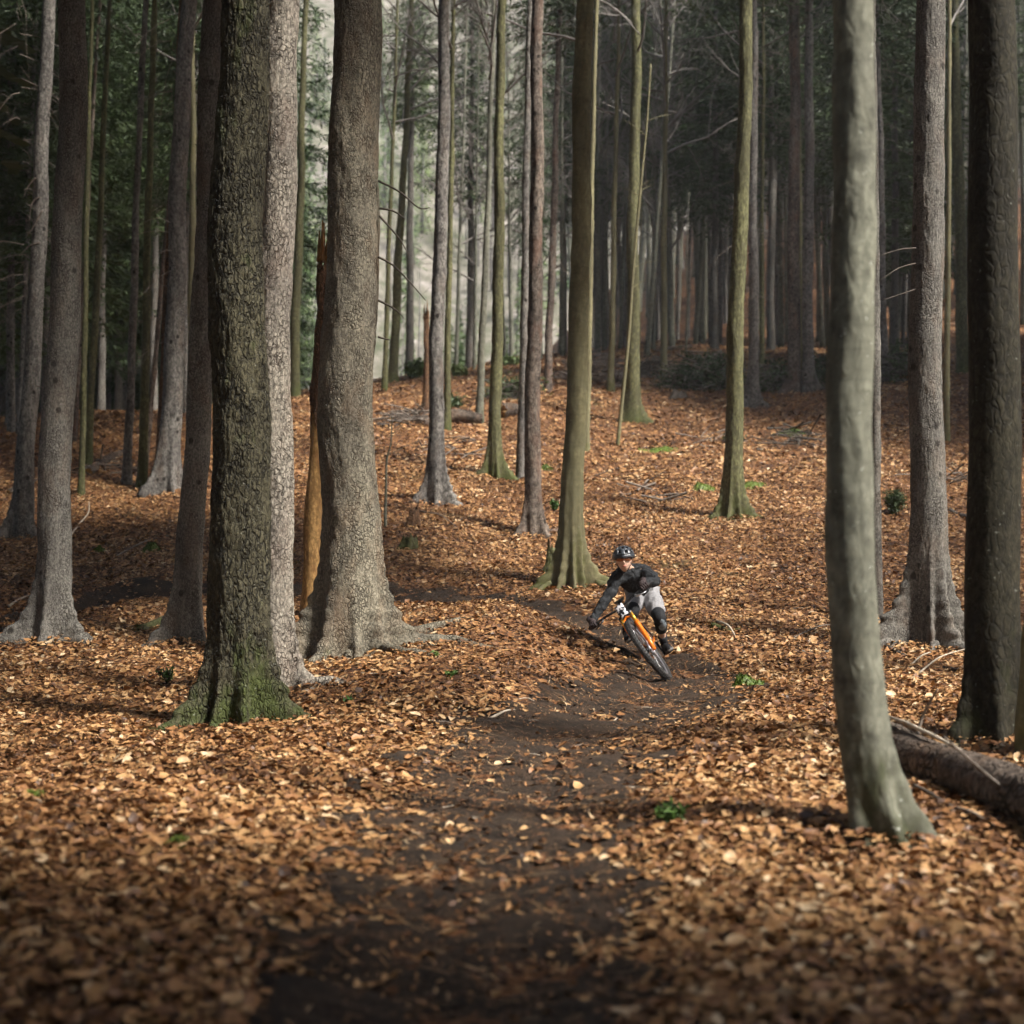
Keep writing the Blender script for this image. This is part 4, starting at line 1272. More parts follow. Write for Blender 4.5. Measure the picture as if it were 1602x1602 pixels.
# ------------------------------------------------------------------ logs, stumps, brush
def log_between(name, p0, p1, r0, r1, label, mat, sink=0.15, cat='log', seg=26, stubs=0, seed=1):
    p0 = np.array(p0); p1 = np.array(p1)
    mid = (p0 + p1) / 2
    e = empty(name, (mid[0], mid[1], min(p0[2], p1[2]) - max(r0, r1)), label, cat)
    d = p1 - p0; L = np.linalg.norm(d); d /= L
    a = np.cross(d, [0, 0, 1.0]); a /= np.linalg.norm(a); b = np.cross(a, d)
    nth = 40
    th = np.linspace(0, 2 * math.pi, nth, endpoint=False)
    s = np.linspace(0, 1, int(L / 0.05) + 6)
    Th, S = np.meshgrid(th, s)
    rad = r0 + (r1 - r0) * S
    rad = rad * (1 + 0.06 * fbm(np.cos(Th) * 1.5, np.sin(Th) * 1.5, S * L * 2, seed=seed) + 0.03 * fbm(np.cos(Th) * 6, np.sin(Th) * 6, S * L * 9, seed=seed + 2))
    ctr = p0[None, None] + d * (S * L)[..., None] + np.array([0, 0, 1.0]) * (0.03 * np.sin(S * 5 + seed))[..., None]
    V = ctr + a * (rad * np.cos(Th))[..., None] + b * (rad * np.sin(Th))[..., None]
    V[0] += d * (0.10 * vnoise(th * 3, th * 0 + seed))[:, None]
    o = mesh_np('trunk', V.reshape(-1, 3) - np.array(e.location), grid_faces(len(s), nth, True), mat, e)
    for q, (V0, sg) in enumerate(((V[0], -1), (V[-1], 1))):
        c = V0.mean(0) + d * sg * -0.02
        vv = np.concatenate([V0, [c]])
        mesh_np('cut_end', vv - np.array(e.location), [(i, (i + 1) % nth, nth) for i in range(nth)], M['bare_wood'], e, False)
    r = np.random.default_rng(seed)
    for i in range(stubs):
        t = r.uniform(0.1, 0.9); ang = r.uniform(0.2, 2.9)
        q = p0 + d * L * t; o_ = a * math.cos(ang) + b * math.sin(ang)
        rr = r0 + (r1 - r0) * t
        branch_part(e, np.array(e.location), [q + o_ * rr * 0.8, q + o_ * (rr + 0.1), q + o_ * (rr + r.uniform(0.15, 0.5)) + d * 0.1], 0.015, M['twig'], 'branch_stub', 0.005)
    return e


# the big log at the right edge
pl, Dl = hitp(1392, 1172); pr, Dr = hitp(1605, 1290)
p0 = P(1390, 1146, 9.2); p0[2] = g1(p0[0], p0[1]) + 0.14
p1 = P(1700, 1300, 6.7); p1[2] = g1(p1[0], p1[1]) + 0.13
biglog = log_between('fallen_log', p0, p1, 0.13, 0.155, 'big fallen log with broken end, leaning out of the picture behind the near smooth beech', M['log'], stubs=3, seed=4)
# a split strip of paler wood lies along its top
d = (p1 - p0); q = [p0 + d * t + np.array([0, 0, 0.145 + 0.01 * math.sin(t * 9)]) for t in (-0.03, 0.12, 0.3, 0.5)]
Geo().tube(q, [0.008, 0.014, 0.012, 0.004], 6).build('split_strip', M['twig_pale'], biglog, biglog.location)


def ground_log(a, b, r0, r1, label, mat=None, name='fallen_log', lift=0.5, **k):
    p, _ = hitp(*a); q, _ = hitp(*b)
    p[2] += r0 * lift; q[2] += r1 * lift
    return log_between(name, p, q, r0, r1, label, mat or M['log'], **k)


ground_log((699, 661), (753, 664), 0.16, 0.15, 'dark fallen log right of the grey spruce with splayed roots', stubs=3, seed=6, lift=0.9)
ground_log((784, 655), (823, 648), 0.17, 0.14, 'dark fallen log piece behind the mossy knobbly footed beech', seed=7, lift=1.0)
ground_log((594, 669), (672, 665), 0.05, 0.04, 'long thin pole lying left of the grey spruce with splayed roots', seed=8)
ground_log((612, 661), (668, 657), 0.08, 0.06, 'thin log with twigs above the long thin pole', seed=9, stubs=5)
ground_log((208, 988), (278, 976), 0.06, 0.07, 'short mossy log lying left of the mossy furrowed trunk', M['beech_green'], seed=10)
ground_log((138, 742), (196, 710), 0.10, 0.08, 'dark log slanting up the slope in the gloomy stand', seed=11)
ground_log((14, 775), (62, 752), 0.08, 0.06, 'dark log at the left picture edge behind the slim leaning spruce', seed=12)
ground_log((150, 660), (196, 642), 0.07, 0.05, 'pale slanting log at the top of the gloomy stand', M['twig_pale'], seed=13)
ground_log((1110, 984), (1160, 988), 0.035, 0.03, 'short mossy stick log on bright leaves right of the rider', M['beech_green'], seed=14)
ground_log((1390, 1018), (1500, 1056), 0.028, 0.022, 'thin dark pole below the arched root spruce', M['twig_dark'], seed=15)
ground_log((1486, 800), (1522, 818), 0.05, 0.045, 'dark pole left of the very dark edge trunk', M['twig_dark'], seed=16)
ground_log((1022, 552), (1080, 545), 0.10, 0.08, 'pale log on top of the crest by the brush heaps', M['log'], seed=17)


def stump(px, py, w, h, label, mat):
    base, D = hitp(px, py)
    r = w / 2 * D / F; hm = h * D / F
    e = empty('tree_stump', base, label, 'stump')
    hs = np.linspace(-0.2, hm, 14)
    V, Fc = trunk_mesh(lambda q: np.array([0.08 * q, 0, q]), 6, r, 0.2, [(-150, r, 0.4, 0.15), (-30, r * 0.8, 0.4, 0.15)], 0.4, 32, hs, None, 0.02, seed=int(px) % 13)
    V = V.reshape(14, 32, 3)
    V[-1, :, 2] += hm * 0.35 * vnoise(np.arange(32) * 0.6, np.zeros(32) + px)
    mesh_np('trunk', V.reshape(-1, 3), Fc, mat, e)
    top = V[-1]; vv = np.concatenate([top, [top.mean(0) - (0, 0, 0.05)]])
    mesh_np('broken_top', vv, [(i, (i + 1) % 32, 32) for i in range(32)], M['dead_bark'], e, False)


stump(863, 898, 17, 46, 'rotten mossy stump leaning against the yellowish beech behind the rider', M['beech_green'])
stump(647, 822, 13, 28, 'short dark stump below the grey spruce with splayed roots', M['dead_bark'])
stump(640, 858, 17, 20, 'low mossy stump on the slope right of the biggest spruce', M['beech_green'])
stump(1077, 606, 8, 34, 'reddish broken stump among the brush heaps', M['dead_bark'])
stump(1062, 622, 15, 10, 'small black stump below the brush heaps', M['twig_dark'])


def brush(px, py, wpx, hpx, label, n=130, mat=None, green=0, seed=1):
    base, D = hitp(px, py)
    k = D / F
    r = np.random.default_rng(seed)
    e = empty('brush_pile', base, label, 'brush pile')
    g = Geo(); leafq = []
    wm, hm = wpx * k / 2, hpx * k
    for i in range(n):
        u = r.uniform(-1, 1); x = u * wm; y = r.uniform(-0.8, 0.8)
        top = hm * (1 - u * u) ** 0.6
        z = r.uniform(0, 1) ** 0.8 * top
        a = r.uniform(0, 6.28); ln = r.uniform(0.5, 1.6)
        d = np.array([math.cos(a), math.sin(a) * 0.6, r.normal(0, 0.25)])
        gz = g1(base[0] + x, base[1] + y) - base[2]
        p = np.array([x, y, gz + z])
        g.tube([p - d * ln / 2, p + r.normal(0, 0.04, 3), p + d * ln / 2 - np.array([0, 0, 0.1])], [0.022 * r.uniform(0.4, 1.3), 0.014, 0.004], 4, False)
        if r.random() < green:
            for q in range(60):
                o = p + d * ln * r.uniform(-0.5, 0.5) + r.normal(0, 0.09, 3)
                d2 = r.normal(0, 1, 3); d2 /= np.linalg.norm(d2); pr = np.cross(d2, r.normal(0, 1, 3)); pr *= 0.02 / np.linalg.norm(pr)
                leafq.append([o - d2 * 0.08, o + pr, o + d2 * 0.08, o - pr])
    g.build('branches', mat or M['twig_dark'], e)
    if leafq:
        Q = np.array(leafq).reshape(-1, 3)
        mesh_np('needles', Q, np.arange(len(Q)).reshape(-1, 4), M['needles'], e, False)


brush(935, 598, 80, 42, 'tangled dark brush heap right of the yellowish beech', seed=3, n=190, mat=M['twig'])
brush(1100, 604, 110, 40, 'green needled brush heap left of the leaning mossy beech', green=0.28, seed=4, n=230, mat=M['twig'])
brush(1020, 586, 70, 28, 'low brown brush heap between the stout dark trunk and the straight pale trunk', seed=5)
brush(1215, 606, 70, 34, 'dark brush heap behind the pair of spruces', seed=6, green=0.12, n=170, mat=M['twig'])
brush(1300, 600, 80, 40, 'dark brush heap behind the near smooth beech', seed=7, green=0.2)
brush(1400, 592, 60, 42, 'shadowy brush heap left of the arched root spruce', seed=8, green=0.2)
brush(800, 622, 44, 24, 'mossy brush heap behind the pale slim spruce with stub rings', seed=9, green=0.3, n=90)
brush(640, 655, 60, 14, 'loose pale brush along the thin log', seed=10, n=50, mat=M['twig'])
brush(1250, 690, 80, 12, 'flat scatter of brush on the slope left of the near smooth beech', seed=12, n=40)


for (a, b, w_, l_, sd_) in ((1005, 770, 60, 'thin scatter of dead sticks above the rider', 21), (700, 705, 70, 'scatter of dead sticks below the dark fallen log', 22), (1480, 745, 60, 'scatter of dead sticks right of the arched root spruce', 23),
                            (160, 730, 70, 'scatter of dead sticks among the slim trunks of the gloomy stand', 24), (1110, 690, 70, 'thin dead sticks on the upper slope left of the leaning mossy beech', 25)):
    brush(a, b, w_, 5, l_, n=16, seed=sd_, mat=M['twig'])


def bush(px, py, wpx, hpx, label, mat, n=500, seed=1, leaf=0.05, name='shrub', cat='shrub'):
    base, D = hitp(px, py)
    k = D / F
    r = np.random.default_rng(seed)
    e = empty(name, base, label, cat)
    wm, hm = wpx * k / 2, hpx * k
    g = Geo(); q = []
    for i in range(14):
        a = r.uniform(0, 6.28)
        tip = np.array([math.cos(a) * wm * r.uniform(0.3, 1), math.sin(a) * wm * 0.6 * r.uniform(0.3, 1), hm * r.uniform(0.5, 1.0)])
        g.tube([(0, 0, -0.05), tip * (0.5, 0.5, 0.6), tip], [0.008, 0.006, 0.003], 4, False)
        for j in range(n // 14):
            o = tip * r.uniform(0.3, 1.05) + r.normal(0, wm * 0.13, 3); o[2] = max(o[2], 0.0)
            d2 = r.normal(0, 1, 3) + (0, 0, 0.3); d2 *= leaf / np.linalg.norm(d2); pr = np.cross(d2, r.normal(0, 1, 3)); pr *= leaf * 0.4 / np.linalg.norm(pr)
            q.append([o - d2, o + pr, o + d2, o - pr])
    g.build('stems', M['twig_dark'], e)
    Q = np.array(q).reshape(-1, 3)
    mesh_np('leaves', Q, np.arange(len(Q)).reshape(-1, 4), mat, e, False)


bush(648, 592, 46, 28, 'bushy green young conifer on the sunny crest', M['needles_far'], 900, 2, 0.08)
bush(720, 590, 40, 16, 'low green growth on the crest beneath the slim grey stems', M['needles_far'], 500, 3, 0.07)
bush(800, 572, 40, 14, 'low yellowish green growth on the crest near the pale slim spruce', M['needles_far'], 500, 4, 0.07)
bush(700, 638, 60, 16, 'olive low growth on the slope above the dark fallen log', M['needles'], 500, 5, 0.07)
bush(486, 612, 46, 50, 'reddish brown leafy saplings on the crest left of the biggest spruce', M['leaf_one'], 700, 6, 0.06)
bush(1150, 690, 40, 10, 'grassy green tuft left of the leaning mossy beech', M['needles'], 300, 7, 0.05)
bush(868, 800, 16, 18, 'dark green small plant between the brown spruce and the yellowish beech', M['green_leaf'], 260, 8, 0.04)
bush(1396, 806, 44, 40, 'soft dark mossy clump left of the arched root spruce', M['needles'], 1400, 14, 0.03)
bush(710, 1062, 24, 10, 'small green plant on the bright leafy mound', M['green_leaf'], 120, 9, 0.03, 'plant', 'plant')
bush(545, 1103, 16, 12, 'small green plant below the biggest spruce', M['green_leaf'], 90, 10, 0.03, 'plant', 'plant')
bush(1048, 1290, 60, 32, 'blurred green plant beside the trail in front', M['green_leaf'], 160, 11, 0.03, 'plant', 'plant')
bush(265, 1068, 50, 22, 'sprawling green plant on leaves left of the mossy furrowed trunk', M['green_leaf'], 160, 12, 0.025, 'plant', 'plant')
bush(680, 1028, 16, 8, 'tiny green plant at the root tips of the biggest spruce', M['green_leaf'], 80, 13, 0.025, 'plant', 'plant')


MOSSY = []


def moss_patch(px, py, wpx, hpx, label, seed=1):
    base, D = hitp(px, py)
    k = D / F; wm = wpx * k / 2
    e = empty('moss_patch', base, label, 'moss')
    MOSSY.append((base[0], base[1], wm))
    r = np.random.default_rng(seed)
    n = 26
    V = []
    for i in range(n):
        for j in range(n):
            x = (i / (n - 1) * 2 - 1) * wm; y = (j / (n - 1) * 2 - 1) * wm * 0.7
            V.append((x, y))
    V = np.array(V)
    rr = np.hypot(V[:, 0] / wm, V[:, 1] / (wm * 0.7)) + 0.35 * fbm(V[:, 0] / wm * 2 + seed, V[:, 1] / wm * 2, seed=seed)
    z = ground(base[0] + V[:, 0], base[1] + V[:, 1]) - base[2] + np.clip(1 - rr, -0.3, 1) * hpx * k * 1.2 + 0.012 * vnoise(V[:, 0] * 40, V[:, 1] * 40, seed=2)
    V3 = np.column_stack([V, z])
    mesh_np('cushion', V3, grid_faces(n, n), M['moss'], e)
    q = []
    ok = np.where(rr < 0.95)[0]
    for i in range(500):
        o = V3[r.choice(ok)] + r.normal(0, wm * 0.03, 3) * (1, 1, 0.2)
        d2 = np.array([r.normal(0, 0.5), r.normal(0, 0.5), 1.0]) * 0.022; pr = np.array([r.normal(), r.normal(), 0]) * 0.006
        q.append([o - pr, o + pr, o + d2])
    Q = np.array(q).reshape(-1, 3)
    mesh_np('fronds', Q, np.arange(len(Q)).reshape(-1, 3), M['moss'], e, False)


for a in ((1168, 1078, 54, 24, 'bright green moss cushion beside the trail right of the rider'), (1100, 766, 36, 10, 'yellow green moss tuft left of the leaning mossy beech'), (238, 862, 40, 10, 'bright moss cushion on the slope left of the mossy furrowed trunk'),
          (156, 864, 20, 8, 'small moss cushion right of the thick grey edge spruce'), (855, 735, 18, 8, 'small moss cushion beside the yellowish beech up the slope'), (1240, 680, 60, 8, 'dull moss strip on the slope left of the near smooth beech'),
          (1030, 705, 60, 6, 'faint moss strip on the slope above the rider'), (1002, 655, 16, 10, 'moss tuft at the foot of the stout dark trunk'), (280, 1325, 60, 10, 'blurred moss patch in the leaves at the lower left'), (1178, 762, 40, 8, 'moss tuft just right of the leaning mossy beech'), (45, 1250, 50, 8, 'dull moss patch in shadow by the left picture edge')):
    moss_patch(*a, seed=int(a[0]) % 17)


def stick(pts, r0, label, mat, group=None):
    q = []
    for a, b, lift in pts:
        p, D = hitp(a, b); p[2] += lift + r0 * 0.6; q.append(p)
    base = q[0] - (0, 0, r0)
    e = empty('stick', base, label, 'stick', group)
    qq = catmull(np.array(q), 6)
    Geo().tube(qq, np.linspace(r0, r0 * 0.4, len(qq)), 6).build('wood', mat, e, base)


stick([(108, 842, 0), (125, 822, 0.02), (138, 812, 0.1), (139, 805, 0.22)], 0.022, 'pale bent stick on leaves right of the thick grey edge spruce', M['twig_pale'])
stick([(180, 872, 0), (225, 852, 0.03), (265, 840, 0.02), (300, 832, 0)], 0.018, 'long brown stick on the slope by the moss cushion', M['twig'])
stick([(14, 952, 0), (30, 942, 0.02), (52, 930, 0)], 0.02, 'pale straight stick at the left picture edge', M['twig_pale'])
stick([(1122, 978, 0.03), (1140, 992, 0.08), (1153, 1003, 0.0)], 0.018, 'pale splintered stick right of the rider', M['twig_pale'])
stick([(1420, 1048, 0), (1440, 1038, 0.06), (1456, 1034, 0.08)], 0.012, 'short pale stick at the foot of the arched root spruce', M['twig_pale'])
stick([(1437, 1056, 0), (1470, 1040, 0.06), (1510, 1030, 0.08)], 0.012, 'long pale stick at the foot of the arched root spruce', M['twig_pale'])
stick([(1416, 1015, 0.0), (1413, 1000, 0.12), (1409, 985, 0.3)], 0.010, 'thin pale stick stuck upright by the arched roots', M['twig_pale'])
stick([(1378, 1290, 0.05), (1410, 1308, 0.06), (1445, 1330, 0.02)], 0.008, 'thin grey twig at the foot of the near smooth beech', M['twig'])
stick([(1480, 1268, 0.02), (1520, 1290, 0.05), (1560, 1296, 0.0)], 0.010, 'grey twig lying below the big fallen log', M['twig'])
stick([(1430, 1245, 0.05), (1470, 1262, 0.03), (1530, 1310, 0)], 0.012, 'dark twig slanting below the big fallen log', M['twig_dark'])
stick([(1200, 1330, 0), (1235, 1310, 0.03), (1262, 1290, 0)], 0.010, 'dark twig among leaves left of the near smooth beech', M['twig_dark'])
stick([(760, 1130, 0.0), (790, 1118, 0.02), (812, 1112, 0)], 0.014, 'pale short stick at the trail edge', M['twig_pale'])
stick([(938, 1205, 0), (940, 1180, 0.01), (935, 1155, 0)], 0.012, 'brown twig lying along the trail', M['twig'])
stick([(665, 1285, 0), (690, 1272, 0.02), (715, 1262, 0)], 0.008, 'thin light twig on the trail in front', M['twig_pale'])
stick([(655, 800, 0), (690, 815, 0.08), (718, 830, 0.0)], 0.014, 'thin stick leaning below the splayed roots', M['twig'])
stick([(960, 1130, 0), (990, 1110, 0.0), (1020, 1108, 0)], 0.010, 'pale twig across the trail below the rider', M['twig_pale'])
stick([(1240, 1000, 0), (1280, 990, 0.06), (1305, 985, 0.05)], 0.014, 'grey stick left of the near smooth beech', M['twig'])
stick([(930, 745, 0), (955, 738, 0.02), (985, 728, 0)], 0.015, 'dark thin stick on the slope right of the yellowish beech', M['twig_dark'])
tr = np.random.default_rng(9)
for i in range(45):
    px = tr.uniform(30, 1590); py = tr.uniform(880, 1330)
    a = tr.uniform(-0.5, 0.5); L = tr.uniform(14, 40)
    stick([(px, py, 0.01), (px + L * 0.5 * math.cos(a), py + L * 0.3 * math.sin(a) + tr.normal(0, 2), 0.02), (px + L * math.cos(a), py + L * 0.5 * math.sin(a), 0.01)], tr.uniform(0.004, 0.010), 'tiny dead twig lying loose in the leaf litter', M['twig' if i % 2 else 'twig_pale'], 'tiny twigs in the litter')

# ------------------------------------------------------------------ fallen leaves
def leaf_shape(nside):
    """beech leaf, unit length along x, width 0.62; returns verts, tris"""
    if nside == 3:
        xs = [0.18, 0.5, 0.8]; ws = [0.24, 0.32, 0.2]
        mid = [(0, 0), (0.33, 0), (0.67, 0), (1, 0)]
        V = [(x, 0, 0) for x, _ in mid]
        V += [(x, w, 0) for x, w in zip(xs, ws)] + [(x, -w, 0) for x, w in zip(xs, ws)]
        T = []
        for o, fl in ((4, False), (7, True)):
            t = [(0, 1, o), (o, 1, o + 1), (1, 2, o + 1), (o + 1, 2, o + 2), (2, 3, o + 2)]
            T += [tuple(reversed(q)) if fl else q for q in t]
    elif nside == 1:
        V = [(0, 0, 0), (1, 0, 0), (0.45, 0.33, 0), (0.45, -0.33, 0), (0.5, 0, 0)]
        T = [(0, 4, 2), (4, 1, 2), (0, 3, 4), (4, 3, 1)]
    else:
        V = [(0, 0, 0), (0.5, -0.33, 0), (1, 0, 0), (0.5, 0.33, 0)]
        T = [(0, 1, 2), (0, 2, 3)]
    V = np.array(V, float); V[:, 0] -= 0.5
    return V, np.array(T)


def leaf_cloud(n, d0, d1, shape, size, keep_fn, tiltsd, seed, margin=1.3, zmax=0.035):
    r = np.random.default_rng(seed)
    D = np.sqrt(r.uniform(d0 ** 2, d1 ** 2, n))
    u = r.uniform(-1, 1, n) * 0.363 * margin
    x = u * D + np.sign(u) * r.random(n) * (0.6 if d0 < 5 else 0); y = D
    k = r.random(n) < keep_fn(x, y)
    x, y, D = x[k], y[k], D[k]
    n = len(x)
    e = 0.06
    z = ground(x, y); zx = (ground(x + e, y) - ground(x - e, y)) / (2 * e); zy = (ground(x, y + e) - ground(x, y - e)) / (2 * e)
    nrm = np.column_stack([-zx, -zy, np.ones(n)]) + r.normal(0, 1, (n, 3)) * tiltsd(x, y)[:, None]
    nrm[:, 2] = np.abs(nrm[:, 2]) + 0.12
    nrm /= np.linalg.norm(nrm, axis=1)[:, None]
    a = r.uniform(0, 2 * math.pi, n)
    t = np.column_stack([np.cos(a), np.sin(a), np.zeros(n)])
    t -= nrm * (t * nrm).sum(1)[:, None]; t /= np.linalg.norm(t, axis=1)[:, None]
    b = np.cross(nrm, t)
    LV, LT = leaf_shape(shape)
    s = size * np.clip(r.lognormal(-0.08, 0.42, n), 0.3, 1.9)
    lv = np.repeat(LV[None], n, 0)
    fold = r.normal(0.16, 0.34, n); curl = r.normal(0.0, 0.6, n)
    lv[:, :, 2] += np.abs(lv[:, :, 1]) * fold[:, None] + (lv[:, :, 0] ** 2) * curl[:, None] * 0.9 + r.normal(0, 0.03, lv.shape[:2])
    lv[:, :, 1] *= r.uniform(0.7, 1.15, n)[:, None]
    lv *= s[:, None, None]
    lift = r.random(n) * zmax + 0.006 + np.abs(curl) * s * 0.03
    for (tx_, ty_, tz_, tr_, td_) in TREES:          # leaves drift up against the trunks
        if td_ < 26:
            dd = np.hypot(x - tx_, y - ty_) - tr_
            z = z + 0.045 * np.exp(-np.maximum(dd, 0) / 0.22) * (dd < 1.5)
    pos = np.column_stack([x, y, z + lift])
    W_ = pos[:, None] + lv[:, :, 0:1] * t[:, None] + lv[:, :, 1:2] * b[:, None] + lv[:, :, 2:3] * nrm[:, None]
    m = LV.shape[0]
    Fc = (LT[None] + (np.arange(n) * m)[:, None, None]).reshape(-1, 3)
    tone = np.clip(r.normal(0.45, 0.23, n) + 0.16 * fbm(x * 0.8, y * 0.8, seed=61) + 0.10 * fbm(x * 3.1, y * 3.1, seed=63), 0, 1)
    return W_.reshape(-1, 3), Fc, np.repeat(tone, m), pos




def keep(x, y):
    d = trail_d(x, y) + 0.38 * fbm(x * 2.1, y * 2.1, seed=31, oct=4)
    k = np.clip((d - 0.62) / 0.55, 0, 1) ** 1.3 * 0.95 + 0.03 + 0.05 * (fbm(x * 3, y * 3, seed=71) > 0.4)
    for (mx, my, mr) in MOSSY:
        k = k * np.clip((np.hypot(x - mx, (y - my) / 0.7) / mr - 0.45) / 0.5, 0.04, 1)
    far_trail = (y > 16.5)
    k = np.where(far_trail & (trail_d(x, y) < 1.0), np.maximum(k * 0.9, 0.06), k)
    bald = fbm(x * 0.75, y * 0.75, seed=81, oct=4)
    return k * np.clip(1.05 - 0.8 * np.clip((bald - 0.75) / 0.4, 0, 1), 0.3, 1)


def tilt(x, y):
    d = trail_d(x, y)
    return np.clip(0.10 + 0.35 * (d - 0.7), 0.10, 0.30)


litter = []
for args in ((68000, 2.0, 12.0, 3, 0.052, keep, tilt, 1), (170000, 11.7, 28.0, 1, 0.057, keep, tilt, 2), (150000, 27.5, 52.0, 0, 0.085, keep, tilt, 3, 1.2)):
    litter.append(leaf_cloud(*args))
V = np.concatenate([l[0] for l in litter]); off = np.cumsum([0] + [len(l[0]) for l in litter[:-1]])
Fc = np.concatenate([l[1] + o for l, o in zip(litter, off)]); tone = np.concatenate([l[2] for l in litter])
lit = mesh_np('leaf_litter', V, Fc, M['leaf'], None, False)
at = lit.data.attributes.new('tone', 'FLOAT', 'POINT')
at.data.foreach_set('value', tone.astype(np.float32))
tag(lit, 'dense carpet of dry orange brown beech leaves over the forest floor', 'leaves', kind='stuff')

# needles, stalks and twig bits that lie between the leaves
nb = np.random.default_rng(33)
nn = 26000
Dn = np.sqrt(nb.uniform(2.0 ** 2, 17.0 ** 2, nn)); xn = nb.uniform(-0.46, 0.46, nn) * Dn; yn = Dn
an_ = nb.uniform(0, 6.283, nn); ln_ = np.clip(nb.lognormal(-2.9, 0.55, nn), 0.02, 0.22); wn = nb.uniform(0.0012, 0.003, nn)
dn2 = np.column_stack([np.cos(an_), np.sin(an_)])
ends = []
for sg in (-0.5, 0.5):
    xe, ye = xn + dn2[:, 0] * ln_ * sg, yn + dn2[:, 1] * ln_ * sg
    ze = ground(xe, ye) + 0.03 + 0.02 * nb.random(nn)
    for sw in ((-1, 1) if sg < 0 else (1, -1)):
        ends.append(np.column_stack([xe - dn2[:, 1] * wn * sw, ye + dn2[:, 0] * wn * sw, ze]))
Vn = np.stack(ends, 1).reshape(-1, 3)
bits = mesh_np('needle_litter', Vn, np.arange(len(Vn)).reshape(-1, 4), M['leaf'], None, False)
at = bits.data.attributes.new('tone', 'FLOAT', 'POINT')
at.data.foreach_set('value', np.repeat(np.clip(nb.beta(1.2, 1.6, nn), 0, 1), 4).astype(np.float32))
tag(bits, 'fine needles, stalks and twig bits strewn between the dry leaves', 'litter', kind='stuff')

# crumbled leaf bits, bark chips and clods trodden into the trail
cr_ = np.random.default_rng(29)
ncr = 75000
Dq = np.sqrt(cr_.uniform(2.0 ** 2, 19.5 ** 2, ncr)); uq = cr_.uniform(-0.40, 0.40, ncr)
xq, yq = uq * Dq, Dq
kq = trail_d(xq, yq) < 1.25 + 0.2 * cr_.random(ncr)
xq, yq = xq[kq], yq[kq]; ncr = len(xq)
zq = ground(xq, yq) + 0.018 + 0.012 * cr_.random(ncr)
sz = np.clip(cr_.lognormal(-4.6, 0.5, ncr), 0.004, 0.03)
base4 = np.array([[-1.2, -0.3, 0], [0.1, -0.8, 0.25], [1.1, 0.2, 0], [-0.2, 0.7, -0.1]])
aq = cr_.uniform(0, 6.283, ncr); asp = cr_.uniform(0.25, 1.2, ncr)
bx, by, bz = base4[None, :, 0], base4[None, :, 1] * asp[:, None], base4[None, :, 2] + cr_.normal(0, 0.35, (ncr, 4))
Vq = np.stack([xq[:, None] + sz[:, None] * (bx * np.cos(aq)[:, None] - by * np.sin(aq)[:, None]), yq[:, None] + sz[:, None] * (bx * np.sin(aq)[:, None] + by * np.cos(aq)[:, None]), zq[:, None] + sz[:, None] * bz * 0.8], -1).reshape(-1, 3)
crumbs = mesh_np('leaf_crumbs', Vq, np.arange(len(Vq)).reshape(-1, 4), M['leaf'], None, False)
at = crumbs.data.attributes.new('tone', 'FLOAT', 'POINT')
at.data.foreach_set('value', np.repeat(np.clip(cr_.beta(1.3, 3.2, ncr), 0, 1), 4).astype(np.float32))
tag(crumbs, 'crumbled leaf bits and bark chips trodden into the dark trail', 'debris', kind='stuff')

# the single leaves that lie open on the bare trail and right in front: pieces of the floor
LV, LT = leaf_shape(3)
lmesh = []
lr = np.random.default_rng(17)
for i in range(8):
    v = LV.copy(); v[:, 1] *= lr.uniform(0.8, 1.15)
    v[:, 2] += np.abs(v[:, 1]) * lr.normal(0.15, 0.35) + v[:, 0] ** 2 * lr.normal(0.1, 0.6) + lr.normal(0, 0.02, len(v))
    lmesh.append(mesh_only('leaf', v, [tuple(t) for t in LT], M['leaf_one'], False))
cnt = 0
while cnt < 300:
    px = lr.uniform(60, 1560) if cnt > 150 else lr.normal(800, 170)
    py = lr.uniform(1330, 1600) if cnt > 190 else lr.uniform(1080, 1400)
    if not 20 < px < 1580:
        continue
    p, D = hitp(px, py)
    if cnt <= 190 and float(trail_d(np.array([p[0]]), np.array([p[1]]))[0]) > 1.05:
        continue
    o = link('leaf', lmesh[cnt % 8], floor_o)
    s = lr.uniform(0.055, 0.095)
    o.location = (p[0], p[1], p[2] + 0.026)
    o.scale = (s, s, s)
    o.rotation_euler = (lr.normal(0, 0.2), lr.normal(0, 0.2), lr.uniform(0, 6.28))
    cnt += 1

# ------------------------------------------------------------------ the bicycle
MB_ = {}
MB_['black'] = flat_mat('black_anodised', (0.014, 0.014, 0.016), 0.35, spec=0.5)
MB_['rubber'] = flat_mat('tyre_rubber', (0.030, 0.028, 0.027), 0.62, spec=0.4, var=0.3, scale=40)
MB_['orange'] = flat_mat('orange_gloss_paint', (0.72, 0.17, 0.012), 0.22, spec=0.5, var=0.05)
MB_['gold'] = flat_mat('gold_stanchion', (0.75, 0.42, 0.06), 0.25, metal=0.6, var=0.04)
MB_['frame'] = flat_mat('dark_frame_paint', (0.035, 0.038, 0.045), 0.3, spec=0.5)
MB_['silver'] = flat_mat('brushed_metal', (0.55, 0.55, 0.57), 0.3, metal=0.8, var=0.08)
MB_['rim'] = flat_mat('satin_rim', (0.20, 0.19, 0.20), 0.28, metal=0.5, var=0.1)


def decal_mat():
    m, n, b = new_mat('white_plate_black_print')
    tc = N(n, 'ShaderNodeTexCoord')
    nz = noise_n(n, tc.outputs['Object'], 38, 1, 0.4)
    r = ramp(n, [(0.47, (0.75, 0.75, 0.78)), (0.5, (0.02, 0.02, 0.025))])
    n.links.new(nz.outputs['Fac'], r.inputs[0]); n.links.new(r.outputs[0], b.inputs['Base Color'])
    b.inputs['Roughness'].default_value = 0.4
    return m


